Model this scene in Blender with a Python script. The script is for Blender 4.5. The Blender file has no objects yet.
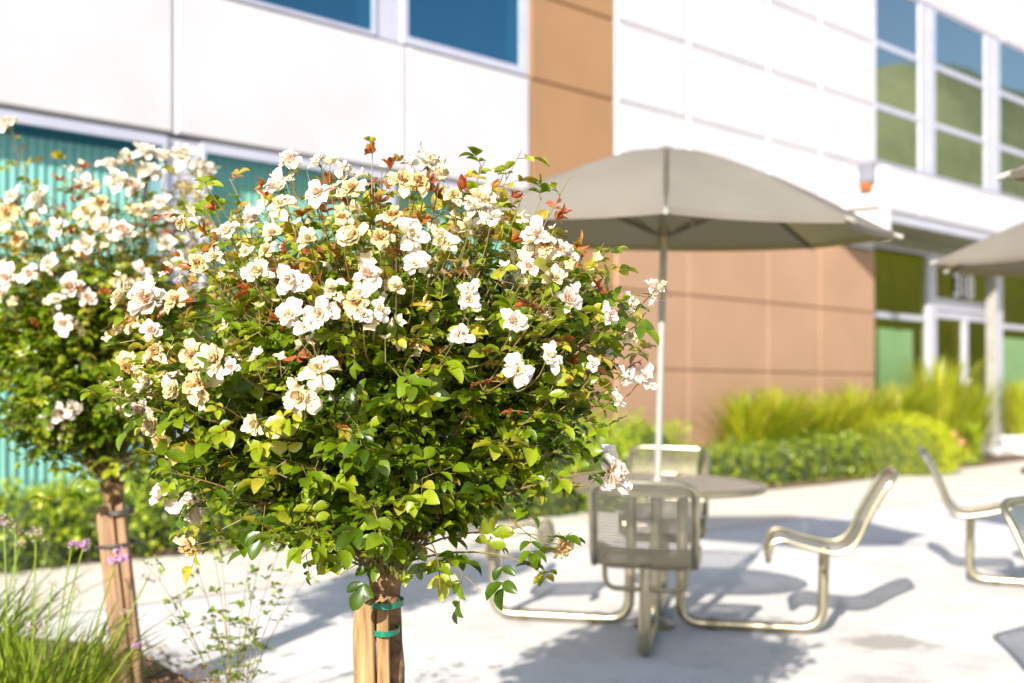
import bpy, bmesh, math, random
import numpy as np
from mathutils import Vector, Matrix, Quaternion
PI = math.pi
sc = bpy.context.scene
COL = sc.collection

# ------------------------------------------------------------------ camera, light, exposure
FPX = 1422.2; CAM_H = 1.33
cd = bpy.data.cameras.new('camera'); cam = bpy.data.objects.new('camera', cd); COL.objects.link(cam)
cam.location = (0, 0, CAM_H); cam.rotation_euler = (PI / 2, 0, 0)
cd.lens = 50; cd.sensor_width = 36; cd.shift_y = 53.5 / 1024
cd.clip_start = 0.1; cd.clip_end = 2000
cd.dof.use_dof = True; cd.dof.focus_distance = 3.35; cd.dof.aperture_fstop = 2.4; cd.dof.aperture_blades = 0
sc.camera = cam
SUNV = Vector((-.78, -2.41, 1)).normalized()
world = bpy.data.worlds.new('World'); sc.world = world; world.use_nodes = True
wn = world.node_tree.nodes; wl = world.node_tree.links
bg = wn['Background']; sky = wn.new('ShaderNodeTexSky'); sky.sky_type = 'NISHITA'; sky.sun_disc = False
sky.sun_elevation = math.asin(SUNV.z); sky.sun_rotation = math.atan2(SUNV.x, SUNV.y)
sky.air_density = 1.0; sky.dust_density = 0.6; sky.ozone_density = 1.5
wl.new(sky.outputs[0], bg.inputs[0]); bg.inputs[1].default_value = 0.11
sl = bpy.data.lights.new('sun', 'SUN'); sun = bpy.data.objects.new('sun', sl); COL.objects.link(sun)
sl.energy = 5.0; sl.angle = math.radians(.53); sl.color = (1, .94, .84)
sun.rotation_euler = SUNV.to_track_quat('Z', 'Y').to_euler()
sc.view_settings.view_transform = 'Standard'; sc.view_settings.look = 'None'
sc.view_settings.exposure = 1.15; sc.view_settings.gamma = 1.0; sc.view_settings.use_curve_mapping = False
sc.cycles.use_denoising = True
sc.cycles.max_bounces = 8; sc.cycles.transparent_max_bounces = 24
sc.cycles.caustics_reflective = False; sc.cycles.caustics_refractive = False

# ------------------------------------------------------------------ frames of reference
US, UC = .655, .7555            # facade direction
SL = .0282                      # fall of the patio away from the building
def D_of(x, y): return -UC * x + US * y
def zg(x, y): return SL * max(-30, min(11.5, D_of(x, y))) - .07
GN = Vector((SL * UC, -SL * US, 1)).normalized()
BROT = math.atan2(UC, US)
def P(t, D, z): return (t * US - D * UC, t * UC + D * US, z)
def ground_pt(px, py):
    x = (px - 512) / FPX; z = -(py - 395) / FPX
    Y = (CAM_H + .07) / (SL * (US - UC * x) - z)
    return x * Y, Y

# ------------------------------------------------------------------ materials
def mat(name):
    m = bpy.data.materials.new(name); m.use_nodes = True
    nt = m.node_tree; b = nt.nodes['Principled BSDF']
    return m, nt, b, nt.nodes['Material Output']
def setp(b, **k):
    for n, v in k.items():
        b.inputs[n.replace('_', ' ')].default_value = v
def noise(nt, scale, detail=6, rough=.6, coord='Object', dim='3D'):
    tc = nt.nodes.new('ShaderNodeTexCoord'); n = nt.nodes.new('ShaderNodeTexNoise')
    n.inputs['Scale'].default_value = scale; n.inputs['Detail'].default_value = detail; n.inputs['Roughness'].default_value = rough
    nt.links.new(tc.outputs[coord], n.inputs['Vector']); return n
def ramp(nt, src, stops, interp='LINEAR'):
    r = nt.nodes.new('ShaderNodeValToRGB'); r.color_ramp.interpolation = interp
    el = r.color_ramp.elements
    while len(el) < len(stops): el.new(.5)
    for e, (p, c) in zip(el, stops):
        e.position = p; e.color = (*c, 1) if len(c) == 3 else c
    nt.links.new(src, r.inputs[0]); return r
def bump(nt, b, src, strength=.3, dist=.01):
    bn = nt.nodes.new('ShaderNodeBump'); bn.inputs['Strength'].default_value = strength; bn.inputs['Distance'].default_value = dist
    nt.links.new(src, bn.inputs['Height']); nt.links.new(bn.outputs[0], b.inputs['Normal'])
def surf(name, c1, c2, scale=8, rough=.7, bs=.2, metallic=0., bscale=None, bd=.004, lo=.35, hi=.65):
    m, nt, b, o = mat(name)
    n = noise(nt, scale); r = ramp(nt, n.outputs['Fac'], [(lo, c1), (hi, c2)])
    nt.links.new(r.outputs[0], b.inputs['Base Color']); setp(b, Roughness=rough, Metallic=metallic)
    if bs:
        n2 = noise(nt, bscale or scale * 8, 4); bump(nt, b, n2.outputs['Fac'], bs, bd)
    return m
def leafmat(name, stops, rough=.38, trans=.3, gain=1.6, spec=.5):
    m, nt, b, o = mat(name)
    a = nt.nodes.new('ShaderNodeAttribute'); a.attribute_name = 'rnd'
    r = ramp(nt, a.outputs['Fac'], stops)
    n = noise(nt, 60, 3); mx = nt.nodes.new('ShaderNodeMix'); mx.data_type = 'RGBA'; mx.blend_type = 'MULTIPLY'
    mx.inputs[0].default_value = .5
    r2 = ramp(nt, n.outputs['Fac'], [(.3, (.6, .6, .55)), (.7, (1.3, 1.3, 1.2))])
    nt.links.new(r.outputs[0], mx.inputs[6]); nt.links.new(r2.outputs[0], mx.inputs[7])
    nt.links.new(mx.outputs[2], b.inputs['Base Color']); setp(b, Roughness=rough); b.inputs['Specular IOR Level'].default_value = spec
    t = nt.nodes.new('ShaderNodeBsdfTranslucent')
    g = nt.nodes.new('ShaderNodeMix'); g.data_type = 'RGBA'; g.blend_type = 'MULTIPLY'; g.inputs[0].default_value = 1
    g.inputs[7].default_value = (gain, gain, gain * .6, 1)
    nt.links.new(mx.outputs[2], g.inputs[6]); nt.links.new(g.outputs[2], t.inputs['Color'])
    ms = nt.nodes.new('ShaderNodeMixShader'); ms.inputs[0].default_value = trans
    nt.links.new(b.outputs[0], ms.inputs[1]); nt.links.new(t.outputs[0], ms.inputs[2]); nt.links.new(ms.outputs[0], o.inputs['Surface'])
    return m

M = {}
# concrete of the patio: pale, mottled, with one dull stain
def concrete(name, a, b_, stain=None):
    m, nt, b, o = mat(name)
    n = noise(nt, 1.1, 8, .62); r = ramp(nt, n.outputs['Fac'], [(.3, a), (.68, b_)])
    n2 = noise(nt, 140, 3, .7); r2 = ramp(nt, n2.outputs['Fac'], [(.3, (.86, .86, .86)), (.6, (1.03, 1.03, 1.03))])
    mx = nt.nodes.new('ShaderNodeMix'); mx.data_type = 'RGBA'; mx.blend_type = 'MULTIPLY'; mx.inputs[0].default_value = 1
    nt.links.new(r.outputs[0], mx.inputs[6]); nt.links.new(r2.outputs[0], mx.inputs[7])
    last = mx.outputs[2]
    n4 = noise(nt, 5.5, 9, .75)
    r4 = ramp(nt, n4.outputs['Fac'], [(.34, (.8, .78, .76)), (.5, (1, 1, 1))])
    m4 = nt.nodes.new('ShaderNodeMix'); m4.data_type = 'RGBA'; m4.blend_type = 'MULTIPLY'; m4.inputs[0].default_value = .85
    nt.links.new(last, m4.inputs[6]); nt.links.new(r4.outputs[0], m4.inputs[7]); last = m4.outputs[2]
    if stain:
        for (sx, sy, sr, w) in stain:
            tc = nt.nodes.new('ShaderNodeTexCoord')
            mp = nt.nodes.new('ShaderNodeMapping'); mp.vector_type = 'POINT'
            mp.inputs['Location'].default_value = (-sx / sr, -sy / (sr * 1.0), 0); mp.inputs['Scale'].default_value = (1 / sr, 1 / sr, 0)
            nt.links.new(tc.outputs['Object'], mp.inputs[0])
            ln = nt.nodes.new('ShaderNodeVectorMath'); ln.operation = 'LENGTH'; nt.links.new(mp.outputs[0], ln.inputs[0])
            n3 = noise(nt, 6, 6, .7)
            ad = nt.nodes.new('ShaderNodeMath'); ad.operation = 'MULTIPLY_ADD'; ad.inputs[1].default_value = 2.2
            nt.links.new(n3.outputs['Fac'], ad.inputs[0]); nt.links.new(ln.outputs['Value'], ad.inputs[2])
            rs = ramp(nt, ad.outputs[0], [(.0, (w, w, w)), (.5, (w, w, w)), (.62, (0, 0, 0))])
            # ramp works over 0..1: rescale
            dv = nt.nodes.new('ShaderNodeMath'); dv.operation = 'MULTIPLY'; dv.inputs[1].default_value = .3
            nt.links.new(ad.outputs[0], dv.inputs[0]); nt.links.new(dv.outputs[0], rs.inputs[0])
            m3 = nt.nodes.new('ShaderNodeMix'); m3.data_type = 'RGBA'; m3.inputs[7].default_value = (.30, .265, .23, 1)
            nt.links.new(rs.outputs[0], m3.inputs[0]); nt.links.new(last, m3.inputs[6]); last = m3.outputs[2]
    nt.links.new(last, b.inputs['Base Color']); setp(b, Roughness=.85)
    bump(nt, b, n2.outputs['Fac'], .25, .003)
    return m
_sx, _sy = ground_pt(885, 643)
_st, _sD = _sx * US + _sy * UC, D_of(_sx, _sy)
M['patio'] = concrete('patio_concrete', (.62, .58, .555), (.77, .73, .70), [(_st, _sD, .30, .75), (_st - .9, _sD - .5, .25, .35)])
M['walk'] = concrete('walk_concrete', (.66, .58, .50), (.76, .68, .59))
M['mulch'] = surf('bark_mulch', (.07, .035, .018), (.22, .13, .07), 25, .9, .8, bscale=60, bd=.02)
M['wall'] = surf('white_stucco', (.48, .452, .475), (.52, .49, .51), 1.2, .8, .1, bscale=90, bd=.002)
M['tan'] = surf('golden_tan_stucco', (.28, .150, .068), (.31, .166, .076), 1.2, .8, .1, bscale=90, bd=.002)
M['brown'] = surf('clay_brown_stucco', (.33, .195, .118), (.36, .213, .13), 1.2, .8, .1, bscale=90, bd=.002)
M['groove'] = surf('joint_shade', (.32, .25, .2), (.36, .28, .22), 4, .9, 0)
M['frame'] = surf('pale_aluminium', (.44, .43, .53), (.49, .48, .57), 3, .4, 0, metallic=.2)
M['frame_dark'] = surf('gasket', (.1, .12, .12), (.14, .15, .15), 3, .6, 0)
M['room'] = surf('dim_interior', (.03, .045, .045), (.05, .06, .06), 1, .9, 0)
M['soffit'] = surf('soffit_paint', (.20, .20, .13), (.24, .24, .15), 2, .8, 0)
M['blind'] = surf('vertical_blind_fabric', (.54, .67, .62), (.60, .73, .68), 2, .8, 0)
M['lit_blind'] = surf('pale_green_sunlit_fabric', (.5, .78, .62), (.56, .82, .66), 2, .8, 0)  # light green carries the look of sun on the entrance blinds
def glassmat(name, tint, refl, fac):
    m, nt, b, o = mat(name)
    nt.nodes.remove(b)
    t = nt.nodes.new('ShaderNodeBsdfTransparent'); t.inputs[0].default_value = (*tint, 1)
    g = nt.nodes.new('ShaderNodeBsdfGlossy'); g.inputs['Color'].default_value = (*refl, 1); g.inputs['Roughness'].default_value = .02
    n = noise(nt, .7, 2); bn = nt.nodes.new('ShaderNodeBump'); bn.inputs['Strength'].default_value = .04; bn.inputs['Distance'].default_value = .05
    nt.links.new(n.outputs['Fac'], bn.inputs['Height']); nt.links.new(bn.outputs[0], g.inputs['Normal'])
    x = nt.nodes.new('ShaderNodeMixShader'); x.inputs[0].default_value = fac
    nt.links.new(t.outputs[0], x.inputs[1]); nt.links.new(g.outputs[0], x.inputs[2]); nt.links.new(x.outputs[0], o.inputs['Surface'])
    return m
M['glass_teal'] = glassmat('teal_tinted_glass', (.70, .94, .91), (.08, .26, .28), .26)
M['glass_blue'] = glassmat('blue_mirror_glass', (.25, .55, .6), (.11, .27, .37), .75)
M['glass_grey'] = glassmat('grey_blue_mirror_glass', (.35, .5, .4), (.42, .46, .47), .8)
M['glass_green'] = glassmat('green_tinted_glass', (.88, .98, .80), (.27, .27, .04), .45)
def metal(name, c, rough):
    m, nt, b, o = mat(name)
    n = noise(nt, 9, 5); r = ramp(nt, n.outputs['Fac'], [(.35, tuple(v * .82 for v in c)), (.65, c)])
    nt.links.new(r.outputs[0], b.inputs['Base Color']); setp(b, Metallic=.85, Roughness=rough)
    return m
M['steel'] = metal('champagne_coated_steel', (.42, .38, .27), .27)
M['steel_dark'] = metal('weathered_tube_steel', (.30, .265, .16), .36)
M['alu'] = metal('brushed_aluminium', (.78, .78, .76), .35)
M['pole'] = surf('pole_paint', (.25, .245, .22), (.29, .285, .26), 5, .5, 0)
M['rib'] = surf('bronze_rib_paint', (.09, .08, .05), (.12, .105, .07), 5, .5, 0)
M['white_cap'] = surf('white_plastic', (.22, .21, .19), (.27, .26, .23), 5, .6, 0)
def perforated(name, c, pitch, rad, stripes=0):
    m, nt, b, o = mat(name)
    setp(b, Metallic=.95, Roughness=.36); b.inputs['Base Color'].default_value = (*c, 1)
    uv = nt.nodes.new('ShaderNodeUVMap'); uv.uv_map = 'UVMap'
    sc_ = nt.nodes.new('ShaderNodeVectorMath'); sc_.operation = 'SCALE'; sc_.inputs['Scale'].default_value = 1 / pitch
    nt.links.new(uv.outputs[0], sc_.inputs[0])
    fr = nt.nodes.new('ShaderNodeVectorMath'); fr.operation = 'FRACTION'; nt.links.new(sc_.outputs[0], fr.inputs[0])
    sb = nt.nodes.new('ShaderNodeVectorMath'); sb.operation = 'SUBTRACT'; sb.inputs[1].default_value = (.5, .5, 0); nt.links.new(fr.outputs[0], sb.inputs[0])
    sp = nt.nodes.new('ShaderNodeSeparateXYZ'); nt.links.new(sb.outputs[0], sp.inputs[0])
    cb = nt.nodes.new('ShaderNodeCombineXYZ'); nt.links.new(sp.outputs[0], cb.inputs[0]); nt.links.new(sp.outputs[1], cb.inputs[1])
    ln = nt.nodes.new('ShaderNodeVectorMath'); ln.operation = 'LENGTH'; nt.links.new(cb.outputs[0], ln.inputs[0])
    lt = nt.nodes.new('ShaderNodeMath'); lt.operation = 'LESS_THAN'; lt.inputs[1].default_value = rad; nt.links.new(ln.outputs['Value'], lt.inputs[0])
    tr = nt.nodes.new('ShaderNodeBsdfTransparent'); x = nt.nodes.new('ShaderNodeMixShader')
    nt.links.new(lt.outputs[0], x.inputs[0]); nt.links.new(b.outputs[0], x.inputs[1]); nt.links.new(tr.outputs[0], x.inputs[2]); nt.links.new(x.outputs[0], o.inputs['Surface'])
    return m
M['mesh_seat'] = perforated('perforated_steel_sheet', (.60, .55, .43), .017, .42)
M['mesh_table'] = perforated('perforated_table_sheet', (.58, .54, .48), .0125, .30)
def fabric(name, c):
    m, nt, b, o = mat(name)
    n = noise(nt, 3, 5); r = ramp(nt, n.outputs['Fac'], [(.3, tuple(v * .92 for v in c)), (.7, tuple(v * 1.05 for v in c))])
    nt.links.new(r.outputs[0], b.inputs['Base Color']); setp(b, Roughness=.9); b.inputs['Specular IOR Level'].default_value = .2
    n2 = noise(nt, 700, 2); bump(nt, b, n2.outputs['Fac'], .2, .001)
    t = nt.nodes.new('ShaderNodeBsdfTranslucent'); t.inputs[0].default_value = (.42, .32, .06, 1)
    x = nt.nodes.new('ShaderNodeMixShader'); x.inputs[0].default_value = .33
    nt.links.new(b.outputs[0], x.inputs[1]); nt.links.new(t.outputs[0], x.inputs[2]); nt.links.new(x.outputs[0], o.inputs['Surface'])
    return m
M['canvas'] = fabric('taupe_canvas', (.245, .226, .206))
M['bark'] = surf('rose_bark', (.09, .045, .02), (.30, .17, .08), 22, .85, .9, bscale=70, bd=.008)
M['twig'] = surf('green_brown_twig', (.10, .12, .03), (.22, .12, .04), 12, .6, .2)
def woodmat(name, a, b_, d):
    m, nt, b, o = mat(name)
    tc = nt.nodes.new('ShaderNodeTexCoord'); mp = nt.nodes.new('ShaderNodeMapping'); mp.inputs['Scale'].default_value = (1, 1, .06)
    nt.links.new(tc.outputs['Object'], mp.inputs[0])
    n = nt.nodes.new('ShaderNodeTexNoise'); n.inputs['Scale'].default_value = 55; n.inputs['Detail'].default_value = 8; n.inputs['Roughness'].default_value = .7
    nt.links.new(mp.outputs[0], n.inputs['Vector'])
    r = ramp(nt, n.outputs['Fac'], [(.3, d), (.45, a), (.7, b_)])
    nt.links.new(r.outputs[0], b.inputs['Base Color']); setp(b, Roughness=.8); bump(nt, b, n.outputs['Fac'], .5, .006)
    return m
M['stake'] = woodmat('honey_stake_wood', (.24, .135, .05), (.42, .26, .12), (.08, .035, .015))
M['stake_grey'] = woodmat('weathered_stake_wood', (.20, .115, .06), (.33, .20, .11), (.07, .035, .018))
M['tape'] = surf('green_tie_tape', (.0, .12, .065), (.005, .17, .09), 20, .35, .1)
M['wire'] = surf('dark_wire', (.03, .03, .03), (.06, .05, .04), 20, .5, 0)
LEAF = [(0, (.018, .045, .002)), (.25, (.055, .105, .003)), (.45, (.13, .20, .005)), (.66, (.24, .30, .012)), (.78, (.36, .34, .03)),
        (.86, (.36, .20, .04)), (.93, (.40, .09, .025)), (1., (.16, .05, .02))]
M['leaf'] = leafmat('rose_leaf', LEAF, .34, .36, 1.9, .6)
M['petal'] = leafmat('white_rose_petal', [(0, (.80, .73, .72)), (.5, (.80, .74, .71)), (.8, (.79, .69, .56)), (1, (.70, .50, .28))], .6, .35, 1.0, .2)
M['petal_pink'] = leafmat('blush_rose_petal', [(0, (.86, .78, .78)), (.5, (.86, .74, .72)), (.8, (.80, .56, .46)), (1, (.66, .38, .22))], .6, .35, 1.0, .2)
M['petal_cream'] = leafmat('cream_rose_petal', [(0, (.80, .70, .52)), (.5, (.79, .68, .49)), (.8, (.72, .55, .30)), (1, (.52, .32, .12))], .6, .35, 1.0, .2)
M['petal_faded'] = leafmat('faded_rose_petal', [(0, (.80, .68, .46)), (.45, (.72, .52, .28)), (.75, (.58, .36, .15)), (1, (.34, .17, .06))], .75, .3, 1.0, .1)
M['hedge'] = leafmat('hedge_leaf', [(0, (.08, .14, .004)), (.4, (.22, .32, .008)), (.75, (.42, .48, .015)), (1, (.50, .48, .03))], .4, .42, 1.9, .7)
M['hedge_dark'] = leafmat('dark_hedge_leaf', [(0, (.05, .09, .003)), (.4, (.14, .21, .006)), (.75, (.30, .36, .012)), (1, (.42, .43, .03))], .4, .35, 1.7, .7)
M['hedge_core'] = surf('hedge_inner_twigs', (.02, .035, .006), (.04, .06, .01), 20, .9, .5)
M['lime'] = leafmat('lime_shrub_leaf', [(0, (.26, .33, .008)), (.5, (.48, .52, .012)), (1, (.62, .62, .03))], .5, .35, 1.6)
M['grass'] = leafmat('tall_grass_blade', [(0, (.10, .17, .008)), (.5, (.28, .34, .014)), (.85, (.50, .47, .03)), (1, (.58, .46, .14))], .45, .4, 1.6)
M['garlic'] = leafmat('strappy_leaf', [(0, (.08, .15, .012)), (.5, (.24, .33, .03)), (.85, (.42, .46, .08)), (1, (.55, .50, .18))], .4, .35, 1.5)
M['lilac'] = leafmat('lilac_petal', [(0, (.55, .25, .62)), (1, (.72, .42, .78))], .6, .4, 1.0, .2)
M['pale_lilac'] = leafmat('pale_lilac_petal', [(0, (.62, .45, .60)), (.6, (.66, .52, .52)), (1, (.50, .36, .25))], .6, .4, 1.0, .2)
M['hill'] = surf('wooded_hillside', (.25, .27, .12), (.34, .35, .17), .12, .95, .8, bscale=.5, bd=.4)
M['coral'] = leafmat('coral_petal', [(0, (.75, .25, .20)), (1, (.80, .40, .35))], .6, .3, 1.0, .2)
M['amber'] = surf('amber_lens', (.28, .08, .01), (.33, .10, .015), 5, .3, 0)
M['device'] = surf('grey_device_housing', (.13, .135, .17), (.16, .165, .20), 5, .5, 0)
M['plinth'] = surf('plinth_concrete', (.52, .5, .47), (.62, .6, .56), 5, .85, .3)
M['text'] = surf('white_vinyl_digits', (.72, .69, .74), (.78, .75, .8), 5, .6, 0)

# ------------------------------------------------------------------ helpers
def tag(o, label=None, cat=None, group=None, kind=None):
    if label: o['label'] = label
    if cat: o['category'] = cat
    if group: o['group'] = group
    if kind: o['kind'] = kind
    return o
def empty(name, loc=(0, 0, 0), rot=None, **k):
    o = bpy.data.objects.new(name, None); COL.objects.link(o); o.location = loc
    if rot is not None:
        o.rotation_mode = 'QUATERNION'; o.rotation_quaternion = rot
    o.empty_display_size = .1
    return tag(o, **k)
class MB:
    def __init__(s): s.v = []; s.f = []; s.mi = []; s.r = []; s.uv = None
    def add(s, vs, fs, mi=0, r=.5):
        b = len(s.v); s.v += [tuple(p) for p in vs]
        for f in fs: s.f.append([b + i for i in f]); s.mi.append(mi); s.r.append(r)
    def box(s, x0, x1, y0, y1, z0, z1, mi=0):
        v = [(x0, y0, z0), (x1, y0, z0), (x1, y1, z0), (x0, y1, z0), (x0, y0, z1), (x1, y0, z1), (x1, y1, z1), (x0, y1, z1)]
        s.add(v, [(0, 3, 2, 1), (4, 5, 6, 7), (0, 1, 5, 4), (1, 2, 6, 5), (2, 3, 7, 6), (3, 0, 4, 7)], mi)
    def cbox(s, x0, x1, y0, y1, z0, z1, c=.006, mi=0):
        # box with the front (y0) edges chamfered
        v = [(x0, y1, z0), (x1, y1, z0), (x1, y1, z1), (x0, y1, z1), (x0, y0 + c, z0), (x1, y0 + c, z0), (x1, y0 + c, z1), (x0, y0 + c, z1),
             (x0 + c, y0, z0 + c), (x1 - c, y0, z0 + c), (x1 - c, y0, z1 - c), (x0 + c, y0, z1 - c)]
        s.add(v, [(0, 3, 2, 1), (0, 1, 5, 4), (1, 2, 6, 5), (2, 3, 7, 6), (3, 0, 4, 7), (4, 5, 9, 8), (5, 6, 10, 9), (6, 7, 11, 10), (7, 4, 8, 11), (8, 9, 10, 11)], mi)
    def tube(s, pts, rad, n=10, mi=0, cap=True, r=.5):
        pts = [Vector(p) for p in pts]
        if not hasattr(rad, '__len__'): rad = [rad] * len(pts)
        b = len(s.v); up = Vector((0, 0, 1)); prev = None
        for i, p in enumerate(pts):
            d = (pts[min(i + 1, len(pts) - 1)] - pts[max(i - 1, 0)])
            if d.length < 1e-9: d = Vector((0, 0, 1))
            d.normalize()
            if prev is None:
                a = d.cross(up)
                if a.length < 1e-3: a = d.cross(Vector((1, 0, 0)))
            else:
                a = prev - d * prev.dot(d)
            a.normalize(); prev = a; c = d.cross(a)
            for k in range(n):
                an = 2 * PI * k / n; s.v.append(tuple(p + (a * math.cos(an) + c * math.sin(an)) * rad[i]))
        for i in range(len(pts) - 1):
            for k in range(n):
                k2 = (k + 1) % n
                s.f.append([b + i * n + k, b + i * n + k2, b + (i + 1) * n + k2, b + (i + 1) * n + k]); s.mi.append(mi); s.r.append(r)
        if cap:
            s.f.append([b + k for k in range(n)][::-1]); s.mi.append(mi); s.r.append(r)
            e = b + (len(pts) - 1) * n; s.f.append([e + k for k in range(n)]); s.mi.append(mi); s.r.append(r)
    def build(s, name, mats, parent=None, smooth=False, **k):
        me = bpy.data.meshes.new(name); me.from_pydata(s.v, [], s.f)
        if not isinstance(mats, (list, tuple)): mats = [mats]
        for m in mats: me.materials.append(m)
        me.polygons.foreach_set('material_index', s.mi)
        a = me.attributes.new('rnd', 'FLOAT', 'FACE'); a.data.foreach_set('value', s.r)
        if s.uv is not None:
            u = me.uv_layers.new(name='UVMap')
            for l in me.loops: u.data[l.index].uv = s.uv[l.vertex_index]
        me.update()
        if smooth:
            me.polygons.foreach_set('use_smooth', [True] * len(me.polygons))
            try: me.set_sharp_from_angle(angle=math.radians(40))
            except Exception: pass
        o = bpy.data.objects.new(name, me); COL.objects.link(o)
        if parent: o.parent = parent
        return tag(o, **k)
def bez(p0, p1, p2, n):
    p0, p1, p2 = Vector(p0), Vector(p1), Vector(p2)
    return [(p0 * (1 - t) ** 2 + p1 * 2 * t * (1 - t) + p2 * t * t) for t in [i / (n - 1) for i in range(n)]]
def cat(pts, n=6):
    pts = [Vector(p) for p in pts]; out = []
    q = [pts[0] * 2 - pts[1]] + pts + [pts[-1] * 2 - pts[-2]]
    for i in range(1, len(q) - 2):
        for k in range(n):
            t = k / n
            out.append(.5 * ((2 * q[i]) + (q[i + 1] - q[i - 1]) * t + (2 * q[i - 1] - 5 * q[i] + 4 * q[i + 1] - q[i + 2]) * t * t + (3 * q[i] - q[i - 1] - 3 * q[i + 1] + q[i + 2]) * t ** 3))
    out.append(pts[-1]); return out
def rounded(pts, r, n=5):
    pts = [Vector(p) for p in pts]; out = [pts[0]]
    for i in range(1, len(pts) - 1):
        a = (pts[i - 1] - pts[i]).normalized(); b = (pts[i + 1] - pts[i]).normalized()
        out += bez(pts[i] + a * r, pts[i], pts[i] + b * r, n)
    out.append(pts[-1]); return out

# mass of leaves from arrays -------------------------------------------------
TPL_V = np.array([[0, 0, 0]] + [[s_, y * w, abs(y) * w * .35 + c] for s_, w, c in ((.10, .25, .02), (.30, .46, .04), (.55, .50, .045), (.80, .34, .01), (.93, .16, -.03)) for y in (-1, 0, 1)] + [[1, 0, -.06]])
TPL_T = [(0, 2, 1), (0, 3, 2), (13, 14, 16), (14, 15, 16)]
TPL_Q = [q for b_ in (1, 4, 7, 10) for q in ((b_, b_ + 1, b_ + 4, b_ + 3), (b_ + 1, b_ + 2, b_ + 5, b_ + 4))]
def leaf_mesh(name, pos, tan, nor, L, W, rnd, mats, parent=None, simple=False, **k):
    pos = np.asarray(pos, float); tan = np.asarray(tan, float); nor = np.asarray(nor, float); L = np.asarray(L)[:, None, None]; W = np.asarray(W)[:, None, None]
    tan = tan / (np.linalg.norm(tan, axis=1, keepdims=True) + 1e-9)
    side = np.cross(nor, tan); side /= (np.linalg.norm(side, axis=1, keepdims=True) + 1e-9)
    nn = np.cross(tan, side)
    if simple:
        T = np.array([[0, 0, 0], [.45, -.5, .12], [.45, .5, .12], [1, 0, -.05], [.45, 0, 0]]); tris = [(0, 4, 1), (0, 2, 4), (4, 3, 1), (2, 3, 4)]; quads = []
    else:
        T = TPL_V; tris = TPL_T; quads = TPL_Q
    nv = len(T)
    V = pos[:, None, :] + T[None, :, 0:1] * L * tan[:, None, :] + T[None, :, 1:2] * W * side[:, None, :] + T[None, :, 2:3] * L * nn[:, None, :]
    N = len(pos); V = V.reshape(-1, 3)
    off = (np.arange(N) * nv)[:, None]
    lt = np.array(tris).reshape(1, -1) + off
    per = [3] * len(tris); loops = lt
    if quads:
        lq = np.array(quads).reshape(1, -1) + off; loops = np.concatenate([lt, lq], 1); per = per + [4] * len(quads)
    tot = np.tile(per, N); start = np.concatenate([[0], np.cumsum(tot)[:-1]])
    me = bpy.data.meshes.new(name); me.vertices.add(len(V)); me.vertices.foreach_set('co', V.ravel())
    lp = loops.ravel().astype(np.int32); me.loops.add(len(lp)); me.loops.foreach_set('vertex_index', lp)
    me.polygons.add(len(tot)); me.polygons.foreach_set('loop_start', start.astype(np.int32)); me.polygons.foreach_set('loop_total', tot.astype(np.int32))
    me.update(calc_edges=True)
    me.polygons.foreach_set('use_smooth', np.ones(len(tot), bool))
    a = me.attributes.new('rnd', 'FLOAT', 'FACE'); a.data.foreach_set('value', np.repeat(np.asarray(rnd, float), len(per)))
    me.materials.append(mats); me.update()
    o = bpy.data.objects.new(name, me); COL.objects.link(o)
    if parent: o.parent = parent
    return tag(o, **k)

# ------------------------------------------------------------------ ground, path, beds, hill
def frame_obj(o):
    o.rotation_euler = (0, 0, BROT); return o
def slope_z(D): return SL * max(-30, min(11.5, D)) - .07
mb = MB()
Ts = [-500, -60, -20, 0, 10, 20, 40, 500]; Ds = [-500, -60, -30, -10, 0, 5, 8, 11.5, 30, 500]
for D in Ds:
    for t in Ts: mb.v.append((t, D, slope_z(D)))
for j in range(len(Ds) - 1):
    for i in range(len(Ts) - 1):
        a = j * len(Ts) + i; mb.f.append([a, a + 1, a + 1 + len(Ts), a + len(Ts)]); mb.mi.append(0); mb.r.append(.5)
frame_obj(mb.build('patio', M['patio'], kind='structure'))
# sidewalk between patio joint and the shrub bed (its back edge bows a little)
edge = [(-30, 8.9), (-4, 8.7), (2, 8.6), (4.8, 8.6), (6.3, 8.52), (10.4, 8.57), (13.2, 8.9), (16.3, 8.87), (20, 9.05), (22, 9.2), (25, 9.45), (29, 9.6), (60, 9.6)]
mb = MB(); b0 = 0
for t, D in edge:
    mb.v += [(t, 6.95, slope_z(6.95) + .004), (t, D, slope_z(D) + .004)]
for i in range(len(edge) - 1):
    mb.f.append([2 * i, 2 * i + 2, 2 * i + 3, 2 * i + 1]); mb.mi.append(0); mb.r.append(.5)
frame_obj(mb.build('sidewalk', M['walk'], kind='structure'))
# patio control joints: shallow dark saw cuts
mb = MB()
for D in (6.93,):
    mb.add([(-20, D - .006, slope_z(D) + .0085), (60, D - .006, slope_z(D) + .0085), (60, D + .006, slope_z(D) + .0085), (-20, D + .006, slope_z(D) + .0085)], [(0, 1, 2, 3)])
for t in (11.2,):
    for a, b_ in ((-2, 8.0),):
        mb.add([(t - .005, a, slope_z(a) + .0085), (t + .005, a, slope_z(a) + .0085), (t + .005, b_, slope_z(b_) + .0085), (t - .005, b_, slope_z(b_) + .0085)], [(0, 1, 2, 3)])
M['cut'] = surf('saw_cut', (.30, .28, .26), (.36, .33, .3), 9, .9, 0)
frame_obj(mb.build('paving_joints', M['cut'], kind='structure'))
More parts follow.
